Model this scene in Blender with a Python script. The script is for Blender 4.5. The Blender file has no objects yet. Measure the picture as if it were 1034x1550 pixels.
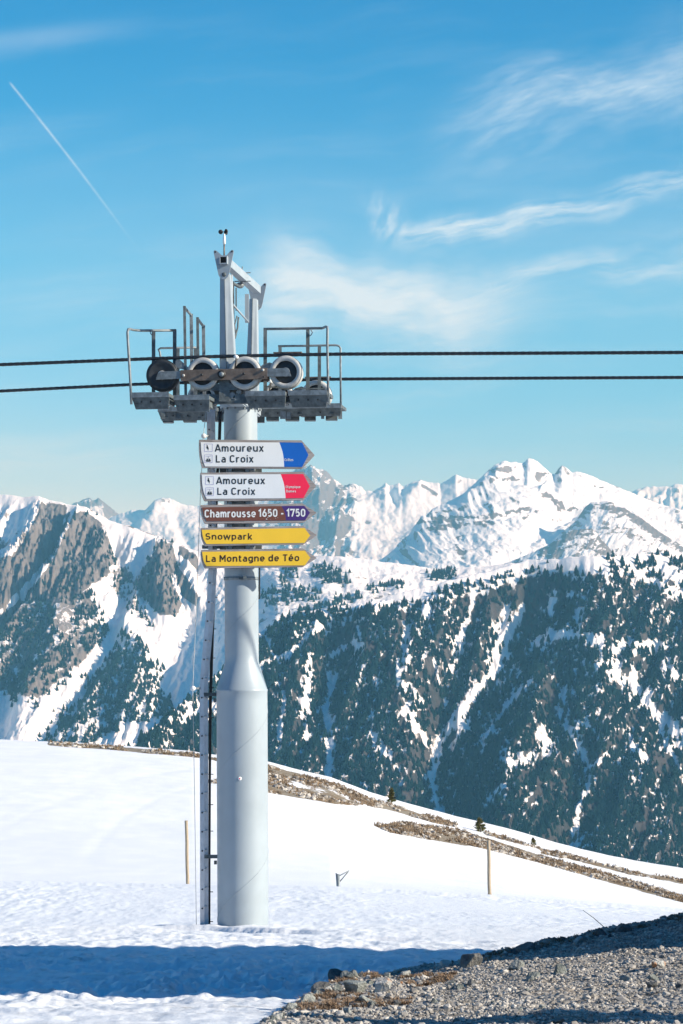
import bpy, bmesh, math, random
import numpy as np
from mathutils import Vector, Matrix

random.seed(7)
RNG = np.random.default_rng(11)
R = math.radians
F, CX, HY = 3500.0, 517.0, 1000.0          # focal length in photo pixels, principal column, horizon row
scene = bpy.context.scene
COL = scene.collection

# ------------------------------------------------------------------ camera, sky, sun, exposure
SUN_AZ, SUN_EL = R(106.5), R(24.5)           # azimuth from +Y (view direction) towards +X
SUN = Vector((math.sin(SUN_AZ) * math.cos(SUN_EL), math.cos(SUN_AZ) * math.cos(SUN_EL), math.sin(SUN_EL)))
cam = bpy.data.cameras.new("camera")
cam.sensor_fit = 'VERTICAL'
cam.sensor_height = 36.0
cam.lens = F * 36.0 / 1550.0
cam.shift_y = (HY - 775.0) / 1550.0
cam.clip_start, cam.clip_end = 0.5, 90000
camo = bpy.data.objects.new("camera", cam)
camo.rotation_euler = (R(90), 0, 0)
COL.objects.link(camo)
scene.camera = camo
scene.view_settings.view_transform = 'Standard'
scene.view_settings.look = 'None'
scene.view_settings.gamma = 1.0
scene.view_settings.exposure = 0.58
scene.render.film_transparent = False
try:
    scene.cycles.max_bounces = 6
    scene.cycles.diffuse_bounces = 3
    scene.cycles.volume_bounces = 0
    scene.cycles.use_denoising = True
except Exception:
    pass

sl = bpy.data.lights.new("sun", 'SUN')
sl.energy, sl.angle, sl.color = 5.0, R(0.53), (1.0, 0.925, 0.79)
so = bpy.data.objects.new("sun", sl)
so.rotation_euler = SUN.to_track_quat('Z', 'Y').to_euler()
COL.objects.link(so)


class S:
    """A node socket with arithmetic, for writing procedural materials as expressions."""
    def __init__(s, nt, k): s.nt, s.k = nt, k
    def _m(s, op, *a):
        n = s.nt.nodes.new('ShaderNodeMath'); n.operation = op
        for i, v in enumerate((s,) + a):
            if isinstance(v, S): s.nt.links.new(v.k, n.inputs[i])
            else: n.inputs[i].default_value = v
        return S(s.nt, n.outputs[0])
    def __add__(s, o): return s._m('ADD', o)
    __radd__ = __add__
    def __sub__(s, o): return s._m('SUBTRACT', o)
    def __rsub__(s, o): return (s * -1.0) + o
    def __mul__(s, o): return s._m('MULTIPLY', o)
    __rmul__ = __mul__
    def __truediv__(s, o): return s._m('DIVIDE', o)
    def __pow__(s, o): return s._m('POWER', o)
    def clamp(s): return s._m('MAXIMUM', 0.0)._m('MINIMUM', 1.0)
    def smooth(s, a, b):
        n = s.nt.nodes.new('ShaderNodeMapRange'); n.interpolation_type = 'SMOOTHSTEP'
        s.nt.links.new(s.k, n.inputs[0]); n.inputs[1].default_value = a; n.inputs[2].default_value = b
        return S(s.nt, n.outputs[0])
    def gauss(s, w): return ((s / w) ** 2.0 * -1.0)._m('EXPONENT') if False else S(s.nt, (s * (1.0 / w)).sq().k)
    def sq(s):
        q = s * s * -1.0
        n = s.nt.nodes.new('ShaderNodeMath'); n.operation = 'EXPONENT'; s.nt.links.new(q.k, n.inputs[0])
        return S(s.nt, n.outputs[0])


def xyz(nt, x, y, z):
    n = nt.nodes.new('ShaderNodeCombineXYZ')
    for i, v in enumerate((x, y, z)):
        if isinstance(v, S): nt.links.new(v.k, n.inputs[i])
        else: n.inputs[i].default_value = v
    return S(nt, n.outputs[0])


def noise(nt, vec, scale, detail=4.0, rough=0.55, dist=0.0, dims='3D'):
    n = nt.nodes.new('ShaderNodeTexNoise'); n.noise_dimensions = dims
    n.inputs['Scale'].default_value = scale; n.inputs['Detail'].default_value = detail
    n.inputs['Roughness'].default_value = rough; n.inputs['Distortion'].default_value = dist
    if vec is not None: nt.links.new(vec.k, n.inputs['Vector'])
    return S(nt, n.outputs[0])


def mixc(nt, f, a, b, mode='MIX'):
    n = nt.nodes.new('ShaderNodeMix'); n.data_type = 'RGBA'; n.blend_type = mode
    for i, v in ((0, f), (6, a), (7, b)):
        if isinstance(v, S): nt.links.new(v.k, n.inputs[i])
        elif i == 0: n.inputs[i].default_value = v
        else: n.inputs[i].default_value = (*v, 1)
    return S(nt, n.outputs[2])


def make_world():
    w = bpy.data.worlds.new("World"); scene.world = w; w.use_nodes = True
    nt = w.node_tree; bg = nt.nodes['Background']
    sky = nt.nodes.new('ShaderNodeTexSky'); sky.sky_type = 'NISHITA'; sky.sun_disc = False
    sky.sun_elevation, sky.sun_rotation = SUN_EL, SUN_AZ
    sky.altitude, sky.air_density, sky.dust_density, sky.ozone_density = 1750, 1.0, 0.6, 3.0
    bg.inputs[1].default_value = 0.085
    tc = nt.nodes.new('ShaderNodeTexCoord')
    sp = nt.nodes.new('ShaderNodeSeparateXYZ'); nt.links.new(tc.outputs['Generated'], sp.inputs[0])
    x, y, z = (S(nt, sp.outputs[i]) for i in range(3))
    front = y.smooth(0.05, 0.3)
    ys = y._m('MAXIMUM', 0.05)
    a, b = x / ys, z / ys                    # bearing and height of the direction looked in
    c = lambda px: (px - CX) / F
    e = lambda py: (HY - py) / F
    P = 1.0 / F
    warp = noise(nt, xyz(nt, a, b, 3.1), 14, 4, 0.6) - 0.5
    warp2 = noise(nt, xyz(nt, a, b, 9.7), 40, 4, 0.6) - 0.5

    def fibre(ang, sx, sy, zoff, det=6):
        ca, sa = math.cos(ang), math.sin(ang)
        u = a * ca + b * sa + warp * 0.03
        v = b * ca - a * sa + warp * 0.016 + warp2 * 0.005
        return noise(nt, xyz(nt, u * sx, v * sy, zoff), 1.0, det, 0.62)
    # upper right plume
    d1 = b - (a - c(640)) * 0.29 - e(215) + warp * 0.05
    m1 = (d1 * (F / 56)).sq() * a.smooth(c(610), c(800))
    c1 = m1 * (fibre(0.42, 26, 130, 1.0).smooth(0.25, 0.80) * 0.55 + fibre(0.30, 12, 40, 2.0).smooth(0.35, 0.75) * 0.35)
    # hooked plume
    t2 = a - c(600)
    d2 = b - e(352) - t2 * 0.06 - t2 * t2 * 1.1 + warp * 0.018 + warp2 * 0.012
    m2 = (d2 * (F / 19)).sq() * a.smooth(c(590), c(625)) * (1.0 - a.smooth(c(700), c(1150)) * 0.35)
    hx = a - c(590) - (b - e(335)) * -0.2 + warp2 * 0.02
    m2b = (hx * (F / 21)).sq() * ((b - e(333)) * (F / 30)).sq()
    c2 = (m2 * fibre(0.2, 22, 190, 4.0).smooth(0.30, 0.66) * 0.8 + m2b * fibre(1.3, 40, 150, 6.0).smooth(0.3, 0.7) * 0.95)
    # broad pale sheet above the mountains
    d3 = b - e(455) - (a - c(600)) * -0.12 + warp * 0.05
    m3 = (d3 * (F / 60)).sq() * a.smooth(c(330), c(450)) * (1.0 - a.smooth(c(600), c(880)))
    d3b = b - e(425) - (a - c(800)) * 0.22 + warp * 0.04
    m3b = (d3b * (F / 24)).sq() * a.smooth(c(660), c(800))
    c3 = m3 * (fibre(-0.12, 14, 60, 8.0).smooth(0.15, 0.62) * (fibre(-0.3, 30, 90, 18.0).smooth(0.2, 0.7) * 0.35 + 0.65)) + m3b * fibre(0.25, 18, 120, 3.0).smooth(0.30, 0.75) * 0.6
    # faint veils
    veil = fibre(0.1, 7, 60, 12.0, 5).smooth(0.45, 0.85) * 0.22 * (1.0 - b.smooth(e(700), e(100)) * 0.55)
    band = ((b - e(420)) * (F / 190)).sq() * (fibre(0.05, 5, 16, 22.0, 3).smooth(0.2, 0.8) * 0.14 + 0.14)
    low = ((b - e(690)) * (F / 26)).sq() * (1.0 - a.smooth(c(100), c(300))) * fibre(0.03, 10, 120, 5.0).smooth(0.3, 0.7) * 0.45
    top = ((b - e(70) - a * 0.12 - 0.02) * (F / 14)).sq() * (1.0 - a.smooth(c(40), c(260))) * 0.18
    # vapour trail: a straight stroke that widens and frays with age
    L0, L1 = (c(14), e(124)), (c(226), e(402))
    dx, dz = L1[0] - L0[0], L1[1] - L0[1]; ln = math.hypot(dx, dz); dx, dz = dx / ln, dz / ln
    s_ = (a - L0[0]) * dx + (b - L0[1]) * dz
    q_ = (b - L0[1]) * dx - (a - L0[0]) * dz + (s_ - ln * 0.5) * (s_ - ln * 0.5) * 0.35 - (ln * 0.5) ** 2 * 0.35
    tr = (q_ * (F / 1.7)).sq() * s_.smooth(-2 * P, 6 * P) * (1.0 - s_.smooth(ln * 0.3, ln)) * 0.45
    tr = tr * (noise(nt, xyz(nt, a, b, 1.0), 160, 2).smooth(0.2, 0.6) * 0.5 + 0.5)
    fine = noise(nt, xyz(nt, a * 60 + warp * 4, (b - a * 0.22) * 420 + warp * 5, 2.0), 1.0, 5, 0.6).smooth(0.2, 0.7) * 0.45 + 0.62
    c1 = c1 * fine; c2 = c2 * fine; c3 = c3 * (fine * 0.6 + 0.4)
    cl = ((c1 + c2 + c3 + band + veil + low + top + tr) * front).clamp()
    sc_ = nt.nodes.new('ShaderNodeSeparateColor'); nt.links.new(sky.outputs[0], sc_.inputs[0])
    cc_ = nt.nodes.new('ShaderNodeCombineColor')
    for q in range(3):
        v = ((S(nt, sc_.outputs[q]) * (1.0 / SKY_REF))._m('MINIMUM', SKY_MAX[q]) - SKY_LOW[q])._m('MAXIMUM', 0.0) ** SKY_POW[q] * (SKY_TINT[q] * SKY_REF)
        nt.links.new(v.k, cc_.inputs[q])
    tint = S(nt, cc_.outputs[0])
    colr = mixc(nt, cl, tint, CLOUD)
    nt.links.new(colr.k, bg.inputs[0])


SKY_REF = 5.0
SKY_LOW = (0.37, 0.0, 0.0)
SKY_POW = (1.2, 1.45, 1.15)
SKY_TINT = (3.4, 1.30, 1.36)
SKY_MAX = (0.9, 1.15, 1.2)
CLOUD = (5.7, 7.2, 8.4)
make_world()

# ------------------------------------------------------------------ numpy noise and image helpers
def _hash(ix, iy, seed):
    h = (ix.astype(np.int64) * 374761393 + iy.astype(np.int64) * 668265263 + seed * 974634777) & 0xffffffff
    h = ((h ^ (h >> 13)) * 1274126177) & 0xffffffff
    return ((h ^ (h >> 16)) & 0xffff) / 65535.0

def vn(x, y, seed=0):
    """smooth gradient noise in about -0.7..0.7"""
    ix, iy = np.floor(x), np.floor(y); fx, fy = x - ix, y - iy
    u, v = fx * fx * fx * (fx * (fx * 6 - 15) + 10), fy * fy * fy * (fy * (fy * 6 - 15) + 10)
    def g(dx, dy):
        a = _hash(ix + dx, iy + dy, seed) * 2 * math.pi
        return np.cos(a) * (fx - dx) + np.sin(a) * (fy - dy)
    return (g(0, 0) * (1 - u) + g(1, 0) * u) * (1 - v) + (g(0, 1) * (1 - u) + g(1, 1) * u) * v

def fbm(x, y, oct=4, seed=0, gain=0.5):
    s, a = 0, 1.0
    for o in range(oct):
        s = s + a * vn(x * 2 ** o, y * 2 ** o, seed + o * 17); a *= gain
    return s

def ridged(x, y, oct=4, seed=0, gain=0.5):
    s, a = 0, 1.0
    for o in range(oct):
        s = s + a * (1 - np.abs(vn(x * 2 ** o, y * 2 ** o, seed + o * 31)) * 2.4); a *= gain
    return s

def sst(x, a, b):
    t = np.clip((x - a) / (b - a), 0, 1); return t * t * (3 - 2 * t)

def lerpx(pts):
    X = [p[0] for p in pts]; Y = [p[1] for p in pts]
    return lambda x: np.interp(x, X, Y)

def pdist(px, py, pts):
    best = np.full(np.shape(px), 1e9)
    if len(pts) == 1:
        return np.hypot(px - pts[0][0], py - pts[0][1])
    for (x0, y0), (x1, y1) in zip(pts[:-1], pts[1:]):
        dx, dy = x1 - x0, y1 - y0; L = dx * dx + dy * dy + 1e-9
        t = np.clip(((px - x0) * dx + (py - y0) * dy) / L, 0, 1)
        best = np.minimum(best, np.hypot(px - x0 - t * dx, py - y0 - t * dy))
    return best

def strokes(px, py, lst):
    s = np.zeros(np.shape(px))
    for pts, w in lst:
        s = np.maximum(s, np.exp(-(pdist(px, py, pts) / w) ** 2))
    return s

def inpoly(px, py, poly):
    ins = np.zeros(np.shape(px), bool); n = len(poly)
    for i in range(n):
        x0, y0 = poly[i]; x1, y1 = poly[(i + 1) % n]
        if y0 == y1: continue
        c = ((y0 > py) != (y1 > py)) & (px < (x1 - x0) * (py - y0) / (y1 - y0) + x0)
        ins ^= c
    return ins

def soft(px, py, poly, w):
    d = pdist(px, py, poly + poly[:1]); ins = inpoly(px, py, poly)
    return sst(np.where(ins, d, -d), -w, w)

def W(px, py, d):
    return Vector(((px - CX) / F * d, d, (HY - py) / F * d))

# ------------------------------------------------------------------ materials
def mat(name, build):
    m = bpy.data.materials.new(name); m.use_nodes = True
    nt = m.node_tree; b = nt.nodes['Principled BSDF']
    build(nt, b); return m

def setin(nt, b, key, v):
    if isinstance(v, S): nt.links.new(v.k, b.inputs[key])
    elif isinstance(v, tuple): b.inputs[key].default_value = (*v, 1)
    else: b.inputs[key].default_value = v

def bump(nt, b, h, strength=0.3, dist=0.01):
    n = nt.nodes.new('ShaderNodeBump'); n.inputs['Strength'].default_value = strength
    n.inputs['Distance'].default_value = dist
    nt.links.new(h.k, n.inputs['Height']); nt.links.new(n.outputs[0], b.inputs['Normal'])

def objc(nt):
    g = nt.nodes.new('ShaderNodeNewGeometry')
    return S(nt, g.outputs['Position'])

def attr(nt, name):
    a = nt.nodes.new('ShaderNodeAttribute'); a.attribute_name = name
    return S(nt, a.outputs['Fac'])

def scaled(nt, v, sx, sy, sz):
    n = nt.nodes.new('ShaderNodeMapping'); n.inputs['Scale'].default_value = (sx, sy, sz)
    nt.links.new(v.k, n.inputs[0]); return S(nt, n.outputs[0])

def paint(name, col, rough=0.45, metal=0.0, var=0.12, scale=4.0, dirt=(0.2, 0.17, 0.14), dirtamt=0.25, bmp=0.0):
    def f(nt, b):
        p = objc(nt)
        n1 = noise(nt, p, scale, 5, 0.6); n2 = noise(nt, scaled(nt, p, 9, 9, 1.6), 1.5, 4, 0.65)
        c = mixc(nt, n1.smooth(0.3, 0.7), tuple(v * (1 - var) for v in col), tuple(min(1, v * (1 + var)) for v in col))
        c = mixc(nt, n2.smooth(0.62, 0.85) * dirtamt, c, dirt)
        setin(nt, b, 'Base Color', c); setin(nt, b, 'Metallic', metal)
        setin(nt, b, 'Roughness', n1 * 0.2 + (rough - 0.1))
        if bmp: bump(nt, b, noise(nt, p, scale * 12, 3), bmp, 0.004)
    return mat(name, f)

M = {}
M['mast'] = paint('painted_mast_steel', (0.325, 0.375, 0.405), 0.40, 0.0, 0.06, 1.5, (0.22, 0.22, 0.21), 0.4)
M['head'] = paint('painted_head_steel', (0.325, 0.37, 0.40), 0.5, 0.0, 0.07, 3.0, (0.2, 0.2, 0.2), 0.3)
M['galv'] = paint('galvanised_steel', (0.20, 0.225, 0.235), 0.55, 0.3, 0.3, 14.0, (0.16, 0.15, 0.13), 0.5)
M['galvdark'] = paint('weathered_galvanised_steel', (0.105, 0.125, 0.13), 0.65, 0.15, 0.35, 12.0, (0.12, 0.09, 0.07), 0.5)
M['alu'] = paint('aluminium_ladder', (0.55, 0.56, 0.58), 0.42, 0.5, 0.1, 8.0, (0.3, 0.3, 0.3), 0.3)
M['rust'] = paint('brown_painted_beam', (0.17, 0.125, 0.095), 0.55, 0.1, 0.3, 9.0, (0.42, 0.38, 0.34), 0.75)
M['black'] = paint('black_plastic', (0.022, 0.02, 0.019), 0.6, 0, 0.2, 8.0, (0.06, 0.05, 0.04), 0.4)
M['dark'] = paint('dark_sheave_steel', (0.035, 0.04, 0.045), 0.6, 0.2, 0.3, 10.0, (0.08, 0.07, 0.06), 0.5)
M['tyre'] = paint('pale_sheave_rim', (0.52, 0.51, 0.48), 0.6, 0.1, 0.12, 12.0, (0.25, 0.2, 0.15), 0.4)
M['white'] = paint('white_plastic', (0.78, 0.78, 0.76), 0.4, 0, 0.04, 8.0)
M['signwhite'] = paint('white_sign_sheet', (0.80, 0.81, 0.82), 0.4, 0, 0.03, 3.0, (0.5, 0.5, 0.5), 0.15)
M['blue'] = paint('blue_sign_sheet', (0.001, 0.115, 0.50), 0.4, 0, 0.03)
M['red'] = paint('red_sign_sheet', (0.92, 0.018, 0.075), 0.4, 0, 0.03)
M['brown'] = paint('brown_sign_sheet', (0.17, 0.058, 0.036), 0.4, 0, 0.05)
M['purple'] = paint('purple_sign_sheet', (0.062, 0.025, 0.17), 0.4, 0, 0.05)
M['yellow'] = paint('yellow_sign_sheet', (0.95, 0.58, 0.035), 0.4, 0, 0.03)
M['ink'] = paint('dark_sign_ink', (0.012, 0.022, 0.032), 0.5, 0, 0.1)
M['inkbrown'] = paint('dark_brown_sign_ink', (0.035, 0.012, 0.012), 0.5, 0, 0.1)
M['lilac'] = paint('lilac_pictogram_line', (0.33, 0.31, 0.55), 0.5, 0, 0.05)
M['rope'] = paint('steel_rope', (0.045, 0.05, 0.055), 0.45, 0.5, 0.3, 30.0)

def wood_mat(name, c0, c1, zs):
    def f(nt, b):
        p = objc(nt)
        g = noise(nt, scaled(nt, p, *zs), 3.0, 6, 0.65, 0.4)
        g2 = noise(nt, p, 6.0, 3)
        c = mixc(nt, g.smooth(0.3, 0.7), c0, c1)
        c = mixc(nt, g2.smooth(0.6, 0.8) * 0.5, c, tuple(v * 0.5 for v in c0))
        setin(nt, b, 'Base Color', c); setin(nt, b, 'Roughness', 0.85)
        bump(nt, b, g, 0.5, 0.006)
    return mat(name, f)
M['board'] = wood_mat('weathered_grey_board', (0.22, 0.19, 0.18), (0.42, 0.39, 0.38), (1.2, 20, 24))
M['pole'] = wood_mat('pale_brown_pole', (0.28, 0.21, 0.14), (0.48, 0.40, 0.29), (24, 24, 1.2))
M['timber'] = wood_mat('brown_timber', (0.14, 0.085, 0.05), (0.24, 0.15, 0.09), (1.5, 1.5, 16))

def snow_build(nt, b):
    p = objc(nt)
    veg = attr(nt, 'veg')
    n0 = noise(nt, p, 0.6, 5, 0.6); n1 = noise(nt, p, 9.0, 6, 0.7); n2 = noise(nt, p, 40.0, 4, 0.6)
    snow = mixc(nt, n0.smooth(0.35, 0.75), (0.80, 0.81, 0.83), (0.87, 0.87, 0.88))
    specks = noise(nt, p, 26.0, 3, 0.7).smooth(0.70, 0.78) * attr(nt, 'dirty')
    snow = mixc(nt, specks, snow, (0.32, 0.28, 0.23))
    snow = mixc(nt, noise(nt, p, 2.4, 7, 0.75).smooth(0.42, 0.68) * attr(nt, 'dirty') * 0.35, snow, (0.44, 0.43, 0.42))
    snow = mixc(nt, noise(nt, scaled(nt, p, 1.0, 0.55, 1.0), 6.5, 6, 0.7).smooth(0.52, 0.70) * attr(nt, 'dirty') * 0.5, snow, (0.24, 0.24, 0.235))
    heath = mixc(nt, noise(nt, p, 0.9, 4, 0.6).smooth(0.4, 0.6), (0.24, 0.165, 0.10), (0.33, 0.285, 0.225))
    heath = mixc(nt, n1.smooth(0.4, 0.7), heath, (0.12, 0.10, 0.05))
    v = (veg + (noise(nt, scaled(nt, p, 1.0, 0.35, 1.0), 1.3, 6, 0.7) - 0.5) * 1.1).smooth(0.42, 0.56) * veg.smooth(0.02, 0.2)
    setin(nt, b, 'Base Color', mixc(nt, v, snow, heath))
    setin(nt, b, 'Roughness', 0.75)
    b.inputs['Specular IOR Level'].default_value = 0.25
    bump(nt, b, n1 * 0.7 + n2 * 0.3, 0.55, 0.03)
M['snow'] = mat('snow_with_heath', snow_build)

def gravel_build(nt, b):
    p = objc(nt)
    n1 = noise(nt, p, 30, 5, 0.7); n2 = noise(nt, p, 1.2, 4)
    vo = nt.nodes.new('ShaderNodeTexVoronoi'); vo.inputs['Scale'].default_value = 28; nt.links.new(p.k, vo.inputs['Vector'])
    c = mixc(nt, n1.smooth(0.35, 0.65), (0.21, 0.19, 0.165), (0.42, 0.385, 0.345))
    c = mixc(nt, n2.smooth(0.45, 0.65) * 0.6, c, (0.20, 0.15, 0.10))
    setin(nt, b, 'Base Color', c); setin(nt, b, 'Roughness', 0.9)
    bump(nt, b, S(nt, vo.outputs['Distance']) * -1.0 + n1 * 0.3, 0.8, 0.03)
M['gravel'] = mat('gravel_ground', gravel_build)

def stone_build(nt, b):
    p = objc(nt); t = attr(nt, 'tone')
    n1 = noise(nt, p, 18, 5, 0.7)
    c = mixc(nt, t, (0.14, 0.128, 0.115), (0.60, 0.55, 0.485))
    c = mixc(nt, n1.smooth(0.5, 0.75) * 0.5, c, (0.22, 0.19, 0.16))
    setin(nt, b, 'Base Color', c); setin(nt, b, 'Roughness', 0.85)
    bump(nt, b, n1, 0.4, 0.01)
M['stone'] = mat('gravel_stone', stone_build)

def rockmat(name, c0, c1, stain, amt):
    def f(nt, b):
        p = objc(nt)
        n1 = noise(nt, p, 7, 6, 0.65); n2 = noise(nt, p, 4.0, 4, 0.6, 0.6); n3 = noise(nt, p, 50, 4, 0.6)
        c = mixc(nt, n1.smooth(0.35, 0.65), c0, c1)
        c = mixc(nt, n2.smooth(0.52, 0.62) * amt, c, stain)
        setin(nt, b, 'Base Color', c); setin(nt, b, 'Roughness', 0.85)
        bump(nt, b, n1 * 0.6 + n3 * 0.4, 1.0, 0.05)
    return mat(name, f)
M['rock_green'] = rockmat('pale_green_grey_rock', (0.12, 0.135, 0.125), (0.34, 0.35, 0.32), (0.09, 0.09, 0.085), 0.6)
M['rock_orange'] = rockmat('pale_rock_with_orange_stain', (0.34, 0.34, 0.31), (0.58, 0.57, 0.53), (0.42, 0.19, 0.075), 1.0)
M['rock_dark'] = rockmat('dark_grey_rock', (0.06, 0.062, 0.062), (0.15, 0.15, 0.145), (0.28, 0.25, 0.2), 0.4)
M['grass'] = paint('dry_grass', (0.25, 0.165, 0.10), 0.9, 0, 0.4, 6.0, (0.10, 0.055, 0.03), 0.6)
M['heath'] = paint('heath', (0.29, 0.21, 0.135), 0.95, 0, 0.5, 1.1, (0.19, 0.155, 0.095), 0.8)
M['needles'] = paint('fir_needles', (0.15, 0.145, 0.05), 0.9, 0, 0.5, 9.0, (0.16, 0.11, 0.03), 0.5)
M['bark'] = paint('fir_bark', (0.10, 0.07, 0.05), 0.9, 0, 0.3, 20.0)

def mountain_mat(name, rk0, rk1, fine, snowc=(0.84, 0.85, 0.87), mix2=(0.20, 0.155, 0.13), streak=(1.0, 1.0, 0.35), crisp=0.9):
    def f(nt, b):
        p = objc(nt); r = attr(nt, 'rock')
        n1 = noise(nt, scaled(nt, p, *streak), fine, 9, 0.72)
        n2 = noise(nt, scaled(nt, p, *streak), fine * 0.25, 6, 0.6)
        n3 = noise(nt, scaled(nt, p, *streak), fine * 3.0, 4, 0.6)
        rk = mixc(nt, n1.smooth(0.35, 0.65), rk0, rk1)
        rk = mixc(nt, n2.smooth(0.45, 0.62), rk, mix2)
        rk = mixc(nt, n3.smooth(0.55, 0.75) * 0.6, rk, tuple(v * 0.4 for v in rk0))
        v = (r + (n1 - 0.5) * crisp + (n2 - 0.5) * crisp * 0.7).smooth(0.44, 0.58)
        setin(nt, b, 'Base Color', mixc(nt, v, snowc, rk)); setin(nt, b, 'Roughness', 0.9)
        b.inputs['Specular IOR Level'].default_value = 0.1
        bump(nt, b, n1 * 0.7 + n3 * 0.3, 0.6, 0.25 / fine)
    return mat(name, f)
M['mtn_rock'] = mountain_mat('rocky_mountain_ground', (0.065, 0.068, 0.073), (0.245, 0.235, 0.235), 0.045, streak=(1.0, 0.5, 0.45), mix2=(0.165, 0.155, 0.15), crisp=1.25)
M['mtn_forest'] = mountain_mat('forested_mountain_ground', (0.025, 0.034, 0.037), (0.085, 0.083, 0.086), 0.07, streak=(1.0, 0.6, 0.5), mix2=(0.055, 0.053, 0.056), crisp=1.1)  # dark rock tone leans blue in place of haze over the slope
M['mtn_far'] = mountain_mat('snowy_mountain_ground', (0.10, 0.10, 0.11), (0.2, 0.19, 0.19), 0.010, streak=(0.9, 0.7, 1.0), crisp=1.7, snowc=(0.70, 0.785, 0.89), mix2=(0.14, 0.13, 0.13))  # snow tinted blue to make up for weak haze scatter

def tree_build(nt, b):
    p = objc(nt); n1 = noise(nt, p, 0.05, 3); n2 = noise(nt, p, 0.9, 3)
    c = mixc(nt, n1.smooth(0.35, 0.65), (0.006, 0.030, 0.034), (0.018, 0.052, 0.048))  # foliage colour pushed to blue, standing in for distance haze
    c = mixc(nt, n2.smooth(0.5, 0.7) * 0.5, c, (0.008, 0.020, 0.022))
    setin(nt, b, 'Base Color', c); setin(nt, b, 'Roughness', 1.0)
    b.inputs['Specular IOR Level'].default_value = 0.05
M['forest'] = mat('haze_tinted_fir_foliage', tree_build)

# ------------------------------------------------------------------ mesh building
WORLD = {}

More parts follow.
